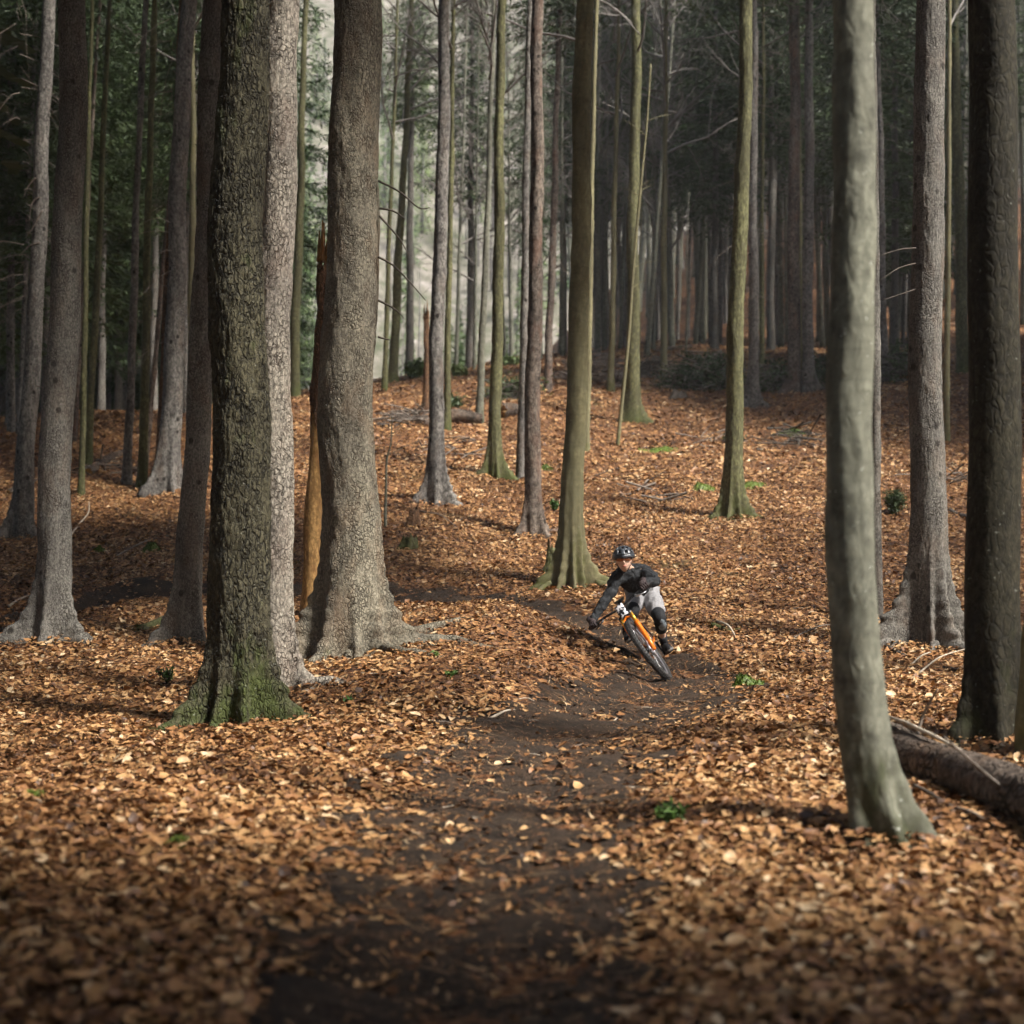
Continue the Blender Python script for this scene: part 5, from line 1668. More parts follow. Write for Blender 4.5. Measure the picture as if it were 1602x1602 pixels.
MB_['plate'] = decal_mat()
Dc = 14.3
CON = P(1049, 1056, Dc); CON[2] = g1(CON[0], CON[1]) + 0.012
YAW, STEER, LEANB = R(5), R(6), R(35)
hv_ = np.array([-math.sin(YAW), -math.cos(YAW), 0.0])
s0 = np.array([math.cos(YAW), -math.sin(YAW), 0.0])          # the bicycle's left hand side
uv_ = np.array([0, 0, 1.0]) * math.cos(LEANB) - s0 * math.sin(LEANB)
sv_ = s0 * math.cos(LEANB) + np.array([0, 0, 1.0]) * math.sin(LEANB)


def Bp(a, s, u):
    return CON + a * hv_ + s * sv_ + u * uv_


HA = R(65)
axle = np.array([0, 0, 0.372]); st_dir = np.array([-math.cos(HA), 0, math.sin(HA)])
st_pt = axle + np.array([-0.045, 0, 0])


def steer(p):
    """turn a front end point (a, s, u) about the steering axis, to the bicycle's right"""
    v = np.asarray(p, float) - st_pt
    k = st_dir; c, s_ = math.cos(-STEER), math.sin(-STEER)
    kx = np.array([k[1] * v[2] - k[2] * v[1], k[2] * v[0] - k[0] * v[2], k[0] * v[1] - k[1] * v[0]])
    # frame (a, s, u) with s to the left is right handed as (a, s, u)
    return st_pt + v * c + kx * (-s_ if False else s_) + k * k.dot(v) * (1 - c)


_cs = steer((0, 0, 0))


def Bf(a, s, u):
    q = steer((a, s, u)) - _cs * np.array([1, 1, 0])
    return Bp(*q)


bike = empty('mountain_bike', CON, 'orange and black mountain bicycle leaning hard into the bend under the rider', 'bicycle')


def bt(name, pts, rad, mat, parent=None, sides=12, fn=Bp, smooth=True):
    q = [fn(*p) for p in pts]
    return Geo().tube(q, rad, sides).build(name, mat, parent or bike, CON)


def wheel(fn, ctr, front):
    ctr = np.array(ctr)
    def ring(R_, rmin, nmaj, nmin, flat=1.0):
        V, Fc = [], []
        for i in range(nmaj):
            A = 2 * math.pi * i / nmaj
            for j in range(nmin):
                B = 2 * math.pi * j / nmin
                rr = R_ + rmin * math.cos(B)
                V.append(fn(ctr[0] + rr * math.cos(A), rmin * flat * math.sin(B), ctr[2] + rr * math.sin(A)))
        for i in range(nmaj):
            for j in range(nmin):
                i2, j2 = (i + 1) % nmaj, (j + 1) % nmin
                Fc.append((i * nmin + j, i2 * nmin + j, i2 * nmin + j2, i * nmin + j2))
        return np.array(V), Fc
    g = Geo(); g.add(*ring(0.313, 0.016, 72, 8, 0.9))
    w = g.build('wheel', MB_['rim'], bike, CON)
    g = Geo(); g.add(*ring(0.341, 0.029, 72, 12, 1.12))
    for i in range(70):
        A = 2 * math.pi * i / 70
        for sgn, off in ((-1, 0.021), (1, 0.021), (0, 0.0)):
            A2 = A + (0.045 if sgn == 0 else 0)
            r_ = 0.343 + 0.026 * math.cos(off / 0.03)
            c = lambda dr, ds, da: fn(ctr[0] + (r_ + dr) * math.cos(A2 + da), sgn * off + ds, ctr[2] + (r_ + dr) * math.sin(A2 + da))
            V = [c(dr, ds, da) for dr in (-0.004, 0.005) for ds in (-0.007, 0.007) for da in (-0.018, 0.018)]
            g.add(V, [(0, 1, 3, 2), (4, 6, 7, 5), (0, 4, 5, 1), (2, 3, 7, 6), (0, 2, 6, 4), (1, 5, 7, 3)])
    g.build('tyre', MB_['rubber'], w, CON, smooth=False)
    g = Geo()
    for i in range(28):
        A = 2 * math.pi * i / 28; sd = 0.028 if i % 2 else -0.028
        A2 = A + (0.5 if (i // 2) % 2 else -0.5)
        g.tube([fn(ctr[0] + 0.025 * math.cos(A2), sd, ctr[2] + 0.025 * math.sin(A2)), fn(ctr[0] + 0.30 * math.cos(A), 0, ctr[2] + 0.30 * math.sin(A))], 0.0015, 4, False)
    g.build('spoke_set', MB_['silver'], w, CON)
    g = Geo().tube([fn(ctr[0], s, ctr[2]) for s in (-0.055, -0.03, -0.028, 0.028, 0.03, 0.055)], [0.012, 0.014, 0.028, 0.028, 0.014, 0.012], 14)
    g.build('hub', MB_['black'], w, CON)
    g = Geo(); V, Fc = [], []
    for i in range(36):
        A = 2 * math.pi * i / 36
        for rr in (0.06, 0.09):
            for s in (0.043, 0.0455):
                V.append(fn(ctr[0] + rr * math.cos(A), s, ctr[2] + rr * math.sin(A)))
    for i in range(36):
        b0, b1 = i * 4, ((i + 1) % 36) * 4
        Fc += [(b0, b1, b1 + 1, b0 + 1), (b0 + 2, b0 + 3, b1 + 3, b1 + 2), (b0, b0 + 2, b1 + 2, b1), (b0 + 1, b1 + 1, b1 + 3, b0 + 3)]
    g.add(V, Fc); g.build('brake_disc', MB_['silver'], w, CON)


wheel(Bf, (0, 0, 0.372), True)
wheel(Bp, (-1.2, 0, 0.372), False)
fk = lambda t, s: tuple(axle + st_dir * t + np.array([-0.045 * min(1, t / 0.08) * 0.9, s, 0]))
for s in (-0.062, 0.062):
    lo = bt('fork_leg', [fk(-0.03, s), fk(0.1, s), fk(0.30, s), fk(0.33, s)], [0.021, 0.027, 0.026, 0.028], MB_['orange'], fn=Bf)
    g = Geo().tube([Bf(*fk(0.32, s)), Bf(*fk(0.46, s))], 0.021, 12); g.build('stanchion', MB_['gold'], lo, CON)
bt('fork_arch', [fk(0.31, -0.062), fk(0.405, -0.05), fk(0.43, 0), fk(0.405, 0.05), fk(0.31, 0.062)], 0.014, MB_['orange'], fn=Bf, sides=8)
bt('fork_crown', [fk(0.445, -0.078), fk(0.46, -0.03), fk(0.46, 0.03), fk(0.445, 0.078)], [0.022, 0.026, 0.026, 0.022], MB_['black'], fn=Bf)
ht0 = tuple(st_pt + st_dir * 0.47 + np.array([0.005, 0, 0])); ht1 = tuple(st_pt + st_dir * 0.57 + np.array([0.005, 0, 0]))
bt('head_tube', [ht0, ht1], [0.034, 0.030], MB_['frame'])
BB = (-0.79, 0, 0.345)
bt('down_tube', [tuple(np.array(ht0) + st_dir * 0.02), (-0.55, 0, 0.50), BB], [0.034, 0.038, 0.036], MB_['frame'])
bt('top_tube', [tuple(np.array(ht1) - st_dir * 0.02), (-0.62, 0, 0.72), (-0.90, 0, 0.66)], [0.028, 0.024, 0.019], MB_['frame'])
bt('seat_tube', [BB, (-0.96, 0, 0.80)], 0.020, MB_['frame'])
bt('seat_post', [(-0.955, 0, 0.78), (-1.0, 0, 0.90)], 0.0155, MB_['black'])
for s in (-1, 1):
    bt('chain_stay', [(-0.81, 0.03 * s, 0.35), (-1.0, 0.058 * s, 0.355), (-1.2, 0.072 * s, 0.372)], [0.016, 0.013, 0.014], MB_['orange'], sides=8)
    bt('seat_stay', [(-0.90, 0.022 * s, 0.66), (-1.06, 0.06 * s, 0.52), (-1.2, 0.074 * s, 0.38)], [0.012, 0.010, 0.011], MB_['frame'], sides=8)
bt('shock', [(-0.62, 0, 0.60), (-0.86, 0, 0.52)], [0.02, 0.017], MB_['black'])
V = []
g = Geo()
for t, w_, z_ in ((0.0, 0.02, 0.0), (0.1, 0.022, 0.01), (0.18, 0.06, 0.015), (0.25, 0.07, 0.02)):
    V += [Bp(-0.86 - t, -w_, 0.915 + z_), Bp(-0.86 - t, w_, 0.915 + z_), Bp(-0.86 - t, w_ * 0.8, 0.885 + z_), Bp(-0.86 - t, -w_ * 0.8, 0.885 + z_)]
g.add(V, [(i * 4 + j, i * 4 + (j + 1) % 4, i * 4 + 4 + (j + 1) % 4, i * 4 + 4 + j) for i in range(3) for j in range(4)] + [(3, 2, 1, 0), (12, 13, 14, 15)])
g.build('saddle', MB_['black'], bike, CON)
# front end: stem, bar, grips, brake levers, plate
BAR_U = 0.875
barc = np.array([ht1[0] + 0.035, 0, BAR_U])
bt('stem', [tuple(np.array(ht1) + st_dir * 0.015), tuple(barc)], [0.024, 0.021], MB_['black'], fn=Bf)


def barp(s):
    k = abs(s) / 0.38
    return (barc[0] - 0.06 * k ** 2, s, barc[2] + 0.02 * min(1, k * 2))


bt('handlebar', [barp(s) for s in np.linspace(-0.385, 0.385, 17)], 0.0125, MB_['black'], fn=Bf)
for s in (-1, 1):
    gr = bt('grip', [barp(s * q) for q in (0.262, 0.27, 0.38, 0.392)], [0.018, 0.0165, 0.0165, 0.018], MB_['rubber'], fn=Bf)
    b0 = np.array(barp(s * 0.21))
    bl = bt('brake_lever', [tuple(b0 + (0.0, 0, -0.005)), tuple(b0 + (0.05, s * 0.01, -0.02)), tuple(b0 + (0.065, s * 0.06, -0.035)), tuple(b0 + (0.055, s * 0.12, -0.045))], [0.014, 0.011, 0.006, 0.005], MB_['silver' if s > 0 else 'black'], fn=Bf, sides=8)
    bt('cable', [tuple(b0 + (0.03, -s * 0.03, 0.0)), (barc[0] + 0.10, s * 0.08, barc[2] - 0.03), (barc[0] + 0.05, s * 0.05, barc[2] - 0.2)], 0.003, MB_['black'], fn=Bf, sides=5)
pc = st_pt + st_dir * 0.52 + np.array([0.055, 0, 0])
g = Geo()
PV = []
for i in range(5):
    for j in range(7):
        a_, t_ = (i / 4 - 0.5) * 0.10, (j / 6 - 0.5) * 0.15
        PV.append(Bf(*(pc + st_dir * t_ + np.array([-2.2 * a_ * a_, a_, 0]))))
g.add(PV, [(i * 7 + j, (i + 1) * 7 + j, (i + 1) * 7 + j + 1, i * 7 + j + 1) for i in range(4) for j in range(6)])
pl_ = g.build('front_plate', MB_['plate'], bike, CON)
sm_ = pl_.modifiers.new('thick', 'SOLIDIFY'); sm_.thickness = 0.004
# cranks, pedals, chainring, chain
CA = R(-78)    # left crank points down (outer pedal of the bend)
cr = lambda s, l, sg: (BB[0] + sg * l * math.cos(CA), s, BB[2] + sg * l * math.sin(CA))
for s, sg in ((1, 1), (-1, -1)):
    ck = bt('crank', [cr(s * 0.075, 0, sg), cr(s * 0.08, 0.17, sg)], [0.016, 0.012], MB_['black'], sides=8)
    pd_ = np.array(cr(s * 0.135, 0.17, sg))
    g = Geo()
    Mx = np.stack([hv_, sv_, uv_], 1)
    g.box(Bp(*pd_), (0.10, 0.10, 0.018), Mx)
    g.build('pedal', MB_['black'], bike, CON, smooth=False)
g = Geo(); V, Fc = [], []
for i in range(32):
    A = 2 * math.pi * i / 32
    for rr in (0.045, 0.066 + (0.003 if i % 2 else -0.003)):
        for s in (-0.05, -0.046):
            V.append(Bp(BB[0] + rr * math.cos(A), s, BB[2] + rr * math.sin(A)))
for i in range(32):
    b0, b1 = i * 4, ((i + 1) % 32) * 4
    Fc += [(b0, b1, b1 + 1, b0 + 1), (b0 + 2, b0 + 3, b1 + 3, b1 + 2), (b0, b0 + 2, b1 + 2, b1), (b0 + 1, b1 + 1, b1 + 3, b0 + 3)]
g.add(V, Fc); g.build('chainring', MB_['black'], bike, CON)
bt('chain', [(BB[0], -0.048, BB[2] + 0.066), (-1.2, -0.045, 0.372 + 0.05), (-1.25, -0.045, 0.372), (-1.21, -0.045, 0.20), (-1.16, -0.045, 0.21), (BB[0], -0.048, BB[2] - 0.066)], 0.005, MB_['black'], sides=6)

# ------------------------------------------------------------------ the rider
MP = {}


def cloth(name, col, scale=60, rough=0.75, bump=0.35, var=0.15):
    m, n, b = new_mat(name)
    tc = N(n, 'ShaderNodeTexCoord')
    nz = noise_n(n, tc.outputs['Object'], scale, 4); wr = noise_n(n, mapping(n, tc.outputs['Object'], (1, 1, 0.6)), 16, 3, 0.55, 1.2)
    r = ramp(n, [(0.3, tuple(c * (1 - var) for c in col)), (0.7, tuple(c * (1 + var) for c in col))])
    n.links.new(wr.outputs['Fac'], r.inputs[0]); n.links.new(r.outputs[0], b.inputs['Base Color'])
    b.inputs['Roughness'].default_value = rough
    bp = N(n, 'ShaderNodeBump'); setin(bp, Strength=bump, Distance=0.03)
    n.links.new(math_n(n, 'ADD', wr.outputs['Fac'], math_n(n, 'MULTIPLY', nz.outputs['Fac'], 0.15)), bp.inputs['Height']); n.links.new(bp.outputs[0], b.inputs['Normal'])
    return m


MP['jacket'] = cloth('dark_grey_jacket', (0.024, 0.026, 0.029), bump=0.9, var=0.3)
MP['shorts'] = cloth('light_grey_shorts', (0.33, 0.325, 0.335), bump=0.6)
MP['skin'] = flat_mat('skin', (0.70, 0.45, 0.33), 0.5, var=0.06)
MP['pad'] = cloth('black_knee_sleeve', (0.022, 0.023, 0.026), 80)
MP['pad_shell'] = flat_mat('grey_blue_pad_shell', (0.24, 0.29, 0.33), 0.35, var=0.15)
MP['shoe'] = flat_mat('black_shoe', (0.022, 0.021, 0.022), 0.45, var=0.2)
MP['sole'] = flat_mat('grey_sole', (0.20, 0.19, 0.18), 0.6)
MP['glove'] = cloth('dark_brown_glove', (0.045, 0.032, 0.032), 90)
MP['helmet'] = flat_mat('slate_helmet_shell', (0.045, 0.052, 0.062), 0.28, spec=0.55, var=0.05)
MP['liner'] = flat_mat('black_liner', (0.006, 0.006, 0.007), 0.8)
MP['lens'] = flat_mat('amber_lens', (0.34, 0.11, 0.04), 0.08, spec=0.8, var=0.05)
MP['white'] = flat_mat('white_mark', (0.75, 0.75, 0.75), 0.5, var=0.03)
MP['lip'] = flat_mat('lips', (0.40, 0.15, 0.11), 0.5, var=0.05)


def skin(nodes, edges, root, name, sub=2, keep_mesh=False):
    names = list(nodes)
    me = bpy.data.meshes.new('tmp')
    me.from_pydata([tuple(map(float, nodes[k][0])) for k in names], [(names.index(a), names.index(b)) for a, b in edges], [])
    ob = bpy.data.objects.new('tmp', me); COL.objects.link(ob)
    ob.modifiers.new('s', 'SKIN')
    for i, k in enumerate(names):
        rr = nodes[k][1]
        me.skin_vertices[0].data[i].radius = (rr, rr) if not isinstance(rr, tuple) else rr
        me.skin_vertices[0].data[i].use_root = (k == root)
    sb = ob.modifiers.new('u', 'SUBSURF'); sb.levels = sub; sb.render_levels = sub
    dg = bpy.context.evaluated_depsgraph_get(); dg.update()
    ev = ob.evaluated_get(dg)
    nm = bpy.data.meshes.new_from_object(ev)
    V = np.empty(len(nm.vertices) * 3); nm.vertices.foreach_get('co', V); V = V.reshape(-1, 3)
    Fc = [tuple(p.vertices) for p in nm.polygons]
    NV = np.empty(len(nm.vertices) * 3); nm.vertices.foreach_get('normal', NV); NV = NV.reshape(-1, 3)
    bpy.data.objects.remove(ob); bpy.data.meshes.remove(me); bpy.data.meshes.remove(nm)
    return V, Fc, NV


handL = Bf(*barp(0.335)); handR = Bf(*barp(-0.335))
barL = Bf(*barp(0.38)) - Bf(*barp(0.28)); barL /= np.linalg.norm(barL)
barR = Bf(*barp(-0.38)) - Bf(*barp(-0.28)); barR /= np.linalg.norm(barR)
J = {}
J['pelvis'] = P(1004, 928, 15.35); J['waist'] = P(999, 915, 15.25); J['chest'] = P(990, 902, 15.05); J['neck'] = P(984, 890, 14.95); J['headb'] = P(979, 880, 14.90)
J['shR'] = P(966, 899, 14.95); J['elR'] = P(954, 930, 14.86); J['wrR'] = handR + uv_ * 0.055 - hv_ * 0.06
J['shL'] = P(1011, 894, 15.0); J['elL'] = P(1027, 911, 14.80); J['wrL'] = handL + uv_ * 0.045 - hv_ * 0.055 + sv_ * 0.02
J['hipR'] = P(994, 932, 15.30); J['hipL'] = P(1018, 930, 15.33)
pedL = Bp(*np.array(cr(0.135, 0.17, 1))); pedR = Bp(*np.array(cr(-0.135, 0.17, -1)))
ankL = pedL - hv_ * 0.06 + uv_ * 0.105; ankR = pedR - hv_ * 0.06 + uv_ * 0.105
J['knL'] = P(1032, 967, 14.85); J['knR'] = P(989, 957, 14.88)
J['anL'], J['anR'] = ankL, ankR
for sd in 'LR':
    J['cf' + sd] = J['kn' + sd] * 0.66 + J['an' + sd] * 0.34 - hv_ * 0.03
    J['th' + sd] = J['hip' + sd] * 0.55 + J['kn' + sd] * 0.45
    J['fa' + sd] = J['el' + sd] * 0.65 + J['wr' + sd] * 0.35
RAD = dict(pelvis=.115, waist=.105, chest=.125, neck=.052, headb=.055, shR=.06, shL=.06, elR=.042, elL=.042, faR=.042, faL=.042, wrR=.029, wrL=.029,
           hipR=.085, hipL=.085, thR=.082, thL=.082, knR=.056, knL=.056, cfR=.055, cfL=.055, anR=.036, anL=.036)
EDG = [('pelvis', 'waist'), ('waist', 'chest'), ('chest', 'neck'), ('neck', 'headb')] + [(a + s, b + s) for s in 'LR' for a, b in (('sh', 'el'), ('el', 'fa'), ('fa', 'wr'), ('hip', 'th'), ('th', 'kn'), ('kn', 'cf'), ('cf', 'an'))] + \
      [('chest', 'shL'), ('chest', 'shR'), ('pelvis', 'hipL'), ('pelvis', 'hipR')]
PB = np.array([J['pelvis'][0], J['pelvis'][1], pedL[2] - 0.02])
rider = empty('person', PB, 'cyclist in dark jacket, light grey shorts and dark helmet, crouched over the leaning bicycle', 'person')
V, Fc, NV = skin({k: (J[k], RAD[k] * 0.9) for k in RAD}, EDG, 'pelvis', 'body')
body = Geo(); body.add(V, Fc)
# head
tilt_h = R(-2)
fh = np.array([-0.10, -math.cos(tilt_h), -math.sin(tilt_h)]); fh /= np.linalg.norm(fh)
uh = np.array([-0.10, 0, 1.0]); uh -= fh * uh.dot(fh); uh /= np.linalg.norm(uh)
rh = np.cross(fh, uh)
HC = P(976, 877, 14.84)
nu, nv = 40, 30
HV, HF = [], []
for j in range(nv + 1):
    p = math.pi * j / nv
    for i in range(nu):
        a = 2 * math.pi * i / nu
        x = math.sin(p) * math.sin(a); y = math.sin(p) * math.cos(a); z = math.cos(p)      # y forward
        w_ = 0.074 * (1 - 0.30 * max(0, -z) ** 1.5); dpt = 0.094
        X, Y, Z = x * w_, y * dpt, z * 0.118
        if y > 0:
            Y += 0.012 * max(0, -z - 0.45) * y                                                # chin
            nose = math.exp(-(X / 0.013) ** 2) * math.exp(-((Z + 0.018) / 0.022) ** 2)
            Y += 0.022 * nose
            Y -= 0.008 * (math.exp(-((abs(X) - 0.031) / 0.014) ** 2) * math.exp(-((Z - 0.008) / 0.012) ** 2))     # eye sockets
            Y += 0.005 * math.exp(-(X / 0.022) ** 2) * math.exp(-((Z + 0.06) / 0.012) ** 2)                       # lips
        HV.append(HC + rh * X + fh * Y + uh * Z)
for j in range(nv):
    for i in range(nu):
        HF.append((j * nu + i, (j + 1) * nu + i, (j + 1) * nu + (i + 1) % nu, j * nu + (i + 1) % nu))
body.add(HV, HF)
Mh = np.stack([rh, fh, uh], 1)
for s in (-1, 1):
    body.sphere(HC + rh * s * 0.074 - fh * 0.005 - uh * 0.005, (0.010, 0.020, 0.032), 10, 8, Mh)
body.build('body', MP['skin'], rider, PB)
Geo().sphere(HC + fh * 0.085 - uh * 0.060, (0.022, 0.012, 0.008), 10, 6, Mh).build('mouth', MP['lip'], rider, PB)
for s in (-1, 1):
    Geo().sphere(HC + rh * s * 0.031 + fh * 0.078 + uh * 0.008, 0.011, 10, 8).build('eye', MP['white'], rider, PB)
# amber glasses wrapped round the face
g = Geo(); V, Fc = [], []
for i in range(25):
    a = R(-62 + 124 * i / 24)
    for z_ in (-0.016, 0.024):
        notch = 0.010 * math.exp(-(a / 0.16) ** 2) if z_ < 0 else 0
        V.append(HC + rh * math.sin(a) * 0.084 + fh * (math.cos(a) * 0.088 + 0.018) + uh * (z_ + notch + 0.008))
Fc = [(i * 2, i * 2 + 2, i * 2 + 3, i * 2 + 1) for i in range(24)]
g.add(V, Fc); gl = g.build('glasses', MP['lens'], rider, PB)
gl.modifiers.new('t', 'SOLIDIFY').thickness = 0.003
for s in (-1, 1):
    Geo().tube([HC + rh * s * 0.075 + fh * 0.06 + uh * 0.015, HC + rh * s * 0.082 - fh * 0.02 + uh * 0.012], 0.003, 5).build('temple_arm', MB_['black'], gl, PB)
# helmet: shell with open vents over a black liner, peak, white mark, strap
hc = HC + uh * 0.050 - fh * 0.012
V, Fc = [], []
nu, nv = 72, 26
for j in range(nv + 1):
    el = R(90 - 104 * j / nv)
    for i in range(nu):
        a = 2 * math.pi * i / nu
        low = 1.0 + (0.05 if el < 0 else 0)
        X = math.cos(el) * math.sin(a) * 0.101; Y = math.cos(el) * math.cos(a) * 0.128; Z = math.sin(el) * 0.098
        rib = 1 + 0.035 * math.cos(a * 8) * math.cos(el)
        drop = -0.025 * max(0, -math.cos(a)) * (1 if el < 0.3 else 0) * (0.3 - el)
        V.append(hc + rh * X * rib * low + fh * Y * rib * low + uh * (Z + drop))


def vent(a, el):
    a = (a + math.pi) % (2 * math.pi) - math.pi
    if el > R(66) or el < R(12):
        return False
    band = R(12) < el < R(34) or R(42) < el < R(64)
    k = (a / (2 * math.pi) * 9 + (0.5 if el > R(38) else 0)) % 1
    return band and 0.24 < k < 0.76


for j in range(nv):
    for i in range(nu):
        el = R(90 - 104 * (j + 0.5) / nv); a = 2 * math.pi * (i + 0.5) / nu
        if not vent(a, el):
            Fc.append((j * nu + i, (j + 1) * nu + i, (j + 1) * nu + (i + 1) % nu, j * nu + (i + 1) % nu))
g = Geo(); g.add(V, Fc); hel = g.build('helmet', MP['helmet'], rider, PB)
so = hel.modifiers.new('t', 'SOLIDIFY'); so.thickness = 0.012; so.offset = -1
g = Geo(); V2, F2 = [], []
for j in range(13):
    el = R(90 - 92 * j / 12)
    for i in range(36):
        a = 2 * math.pi * i / 36
        V2.append(hc + rh * math.cos(el) * math.sin(a) * 0.084 + fh * math.cos(el) * math.cos(a) * 0.110 + uh * math.sin(el) * 0.080)
for j in range(12):
    for i in range(36):
        F2.append((j * 36 + i, (j + 1) * 36 + i, (j + 1) * 36 + (i + 1) % 36, j * 36 + (i + 1) % 36))
g.add(V2, F2); g.build('liner', MP['liner'], hel, PB)
g = Geo(); V, Fc = [], []
for i in range(15):
    a = R(-52 + 104 * i / 14)
    for k, (rr, zz) in enumerate(((1.0, 0.014), (1.38, 0.010))):
        rr2 = rr if k == 0 else 1.0 + 0.16 * math.cos(a * 1.25)
        V.append(hc + rh * math.sin(a) * 0.105 * rr2 + fh * math.cos(a) * 0.130 * rr2 + uh * (zz + 0.004))
Fc = [(i * 2, i * 2 + 1, i * 2 + 3, i * 2 + 2) for i in range(14)]
g.add(V, Fc); pk = g.build('peak', MP['helmet'], hel, PB); pk.modifiers.new('t', 'SOLIDIFY').thickness = 0.004
g = Geo()
for q in range(4):
    el = R(16 + q * 5)
    g.box(hc + rh * 0.012 + fh * math.cos(el) * 0.134 + uh * math.sin(el) * 0.100, (0.010, 0.006, 0.012), Mh)
g.build('mark', MP['white'], hel, PB)
for s in (-1, 1):
    Geo().tube([hc + rh * s * 0.088 + uh * -0.01, HC + rh * s * 0.070 - uh * 0.05 + fh * 0.02, HC + rh * s * 0.02 - uh * 0.118 + fh * 0.045], 0.004, 5).build('strap', MB_['black'], hel, PB)


def dressed(name, keys, edges, root, grow_, mat, over={}, amp=0.006, fr=22, seed=1, extra={}):
    nd = {k: (J[k], over.get(k, RAD[k] + grow_)) for k in keys}
    nd.update(extra)
    V, Fc, NV = skin(nd, edges, root, name, 3)
    V = V + NV * (amp * fbm(V[:, 0] * fr, V[:, 1] * fr, V[:, 2] * fr, seed=seed, oct=3))[:, None]
    return mesh_np(name, V - PB, Fc, mat, rider)


jk = dressed('jacket', ['waist', 'chest', 'neck', 'shR', 'elR', 'faR', 'wrR', 'shL', 'elL', 'faL', 'wrL'],
             [('waist', 'hem'), ('waist', 'chest'), ('chest', 'neck'), ('chest', 'shR'), ('chest', 'shL'), ('shR', 'elR'), ('elR', 'faR'), ('faR', 'wrR'), ('shL', 'elL'), ('elL', 'faL'), ('faL', 'wrL')], 'chest', 0.016, MP['jacket'],
             {'neck': 0.078, 'shR': 0.088, 'shL': 0.09, 'chest': 0.16, 'waist': 0.148, 'elR': 0.064, 'elL': 0.066, 'faR': 0.062, 'faL': 0.062}, 0.013, 15, 3, {'hem': (J['pelvis'] * 0.8 + J['waist'] * 0.2, 0.135)})
sh = dressed('shorts', ['pelvis', 'hipR', 'thR', 'hipL', 'thL'], [('pelvis', 'hipR'), ('pelvis', 'hipL'), ('hipR', 'thR'), ('hipL', 'thL'), ('thR', 'hemR'), ('thL', 'hemL')], 'pelvis', 0.022, MP['shorts'], {'pelvis': 0.13}, 0.009, 17, 5,
             {'hem' + s: (J['th' + s] * 0.25 + J['kn' + s] * 0.75, 0.088) for s in 'LR'})
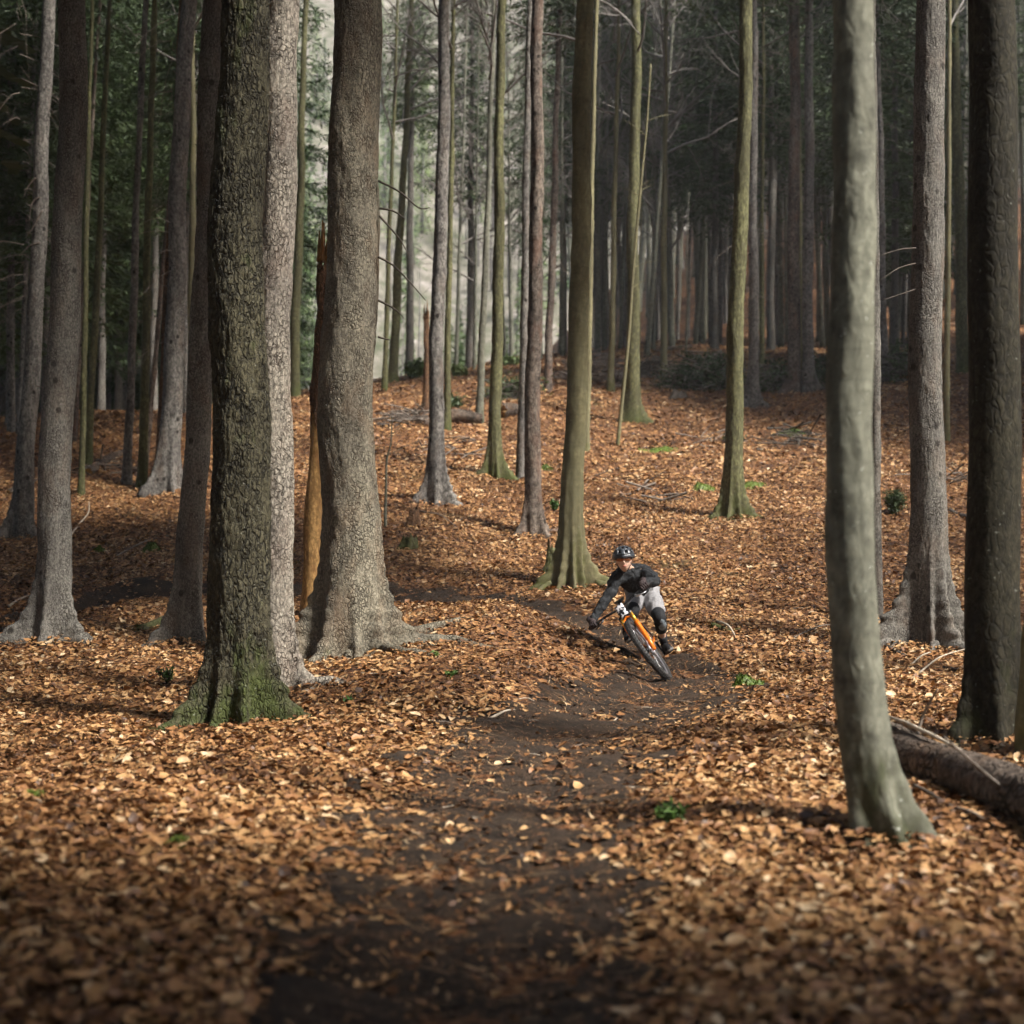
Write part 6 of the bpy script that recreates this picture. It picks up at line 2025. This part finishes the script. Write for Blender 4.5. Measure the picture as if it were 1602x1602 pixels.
for s in 'LR':
    kn, an = J['kn' + s], J['an' + s]
    up_ = J['th' + s] * 0.35 + kn * 0.65; dn = kn * 0.52 + an * 0.48
    d_ = (an - kn) / np.linalg.norm(an - kn)
    q = catmull(np.array([up_, kn + hv_ * 0.01, kn * 0.72 + an * 0.28 - hv_ * 0.012, dn - hv_ * 0.012]), 5)
    pad = Geo().tube(q, np.interp(np.linspace(0, 1, len(q)), [0, 0.35, 0.7, 1], [0.076, 0.070, 0.066, 0.060]), 16).build('knee_pad', MP['pad'], rider, PB)
    side = np.cross(d_, hv_); side /= np.linalg.norm(side); frn = np.cross(side, d_)
    Ms = np.stack([side, frn, d_], 1)
    Geo().sphere(kn * 0.80 + an * 0.20 + hv_ * 0.052 + s0 * 0.01, (0.050, 0.044, 0.10), 16, 12, Ms).build('shell', MP['pad_shell'], pad, PB)
    # sock and shoe
    q = [an * 0.72 + kn * 0.28 - hv_ * 0.012, an * 0.86 + kn * 0.14, an - uv_ * 0.02]
    Geo().tube(q, [0.052, 0.044, 0.042], 14).build('sock', MP['pad'], rider, PB)
    ped = pedL if s == 'L' else pedR
    yw = R(10 if s == 'L' else -10)
    fd = hv_ * math.cos(yw) + s0 * math.sin(yw); fs = np.cross(fd, uv_)
    fd = fd - uv_ * fd.dot(uv_); fd /= np.linalg.norm(fd); fs = np.cross(fd, uv_)
    shg = Geo(); V, Fc = [], []
    prof = [(-0.115, 0.030, 0.075), (-0.09, 0.036, 0.10), (-0.04, 0.038, 0.105), (0.02, 0.040, 0.08), (0.08, 0.046, 0.060), (0.13, 0.042, 0.046), (0.165, 0.022, 0.032)]
    c0 = ped + uv_ * 0.012 - fd * 0.02
    for (t, w2, h2) in prof:
        for k in range(12):
            A = math.pi * k / 11
            V.append(c0 + fd * t + fs * math.cos(A) * w2 + uv_ * (math.sin(A) ** 0.7 * h2 + 0.014))
    for i in range(len(prof) - 1):
        for k in range(11):
            Fc.append((i * 12 + k, i * 12 + k + 1, (i + 1) * 12 + k + 1, (i + 1) * 12 + k))
    Fc += [tuple(range(11, -1, -1)), tuple((len(prof) - 1) * 12 + k for k in range(12))]
    shg.add(V, Fc); so_ = shg.build('shoe', MP['shoe'], rider, PB)
    V, Fc = [], []
    for (t, w2, h2) in prof:
        for sx in (-1, 1):
            for zz in (0.0, 0.02):
                V.append(c0 + fd * t * 1.03 + fs * sx * w2 * 1.08 + uv_ * zz)
    for i in range(len(prof) - 1):
        b0, b1 = i * 4, (i + 1) * 4
        Fc += [(b0, b1, b1 + 1, b0 + 1), (b0 + 2, b0 + 3, b1 + 3, b1 + 2), (b0, b0 + 2, b1 + 2, b1), (b0 + 1, b1 + 1, b1 + 3, b0 + 3)]
    Fc += [(0, 1, 3, 2), tuple((len(prof) - 1) * 4 + k for k in (0, 2, 3, 1))]
    sg_ = Geo(); sg_.add(V, Fc); sg_.build('sole', MP['sole'], so_, PB)
    # gloved hand closed round the grip
    hd, bd, wr = (handL, barL, J['wrL']) if s == 'L' else (handR, barR, J['wrR'])
    back = wr - hd; back -= bd * back.dot(bd); back /= np.linalg.norm(back)       # from the bar towards the wrist
    dn_ = np.cross(bd, back); dn_ /= np.linalg.norm(dn_)
    if dn_.dot(hv_) < 0:
        dn_ = -dn_                                                                  # over the top, towards the front
    gg = Geo()
    gg.tube([wr + (wr - hd) * 0.5, wr, hd + back * 0.045 + dn_ * 0.008, hd + back * 0.026 + dn_ * 0.02], [0.036, 0.034, 0.042, 0.036], 12)
    gg.sphere(hd + back * 0.034 + dn_ * 0.010, (0.044, 0.022, 0.034), 12, 8, np.stack([bd, back, dn_], 1))
    for k in range(4):
        o_ = hd + bd * (-0.033 + 0.022 * k)
        rr = 0.026 + 0.002 * (k in (1, 2))
        pts = [o_ + back * rr * math.cos(t) + dn_ * rr * math.sin(t) for t in (0.5, 1.2, 1.9, 2.6, 3.3, 4.0 + 0.25 * (k in (1, 2)))]
        gg.tube(pts, [0.0115, 0.011, 0.0105, 0.010, 0.0095, 0.008], 8)
    o_ = hd - bd * 0.045
    gg.tube([hd + back * 0.035 - bd * 0.02 - dn_ * 0.012, o_ + back * 0.022 - dn_ * 0.022, o_ - bd * 0.006 - back * 0.002 - dn_ * 0.028, o_ - bd * 0.004 - back * 0.022 - dn_ * 0.016], [0.013, 0.012, 0.0105, 0.008], 8)
    gg.build('glove', MP['glove'], rider, PB)

# ------------------------------------------------------------------ the air
hz = Geo(); hz.box((0, 130, 82), (460, 440, 190))
haze = hz.build('haze', None, None, smooth=False)
hm_ = bpy.data.materials.new('haze_air'); hm_.use_nodes = True
hn = hm_.node_tree
hn.nodes.remove(hn.nodes['Principled BSDF'])
pv = hn.nodes.new('ShaderNodeVolumePrincipled')
pv.inputs['Color'].default_value = (0.86, 0.89, 0.92, 1)
pv.inputs['Density'].default_value = 0.0006
hn.links.new(pv.outputs[0], hn.nodes['Material Output'].inputs['Volume'])
haze.data.materials.clear(); haze.data.materials.append(hm_)
tag(haze, 'thin pale haze in the air between the far trees', 'haze', kind='stuff')
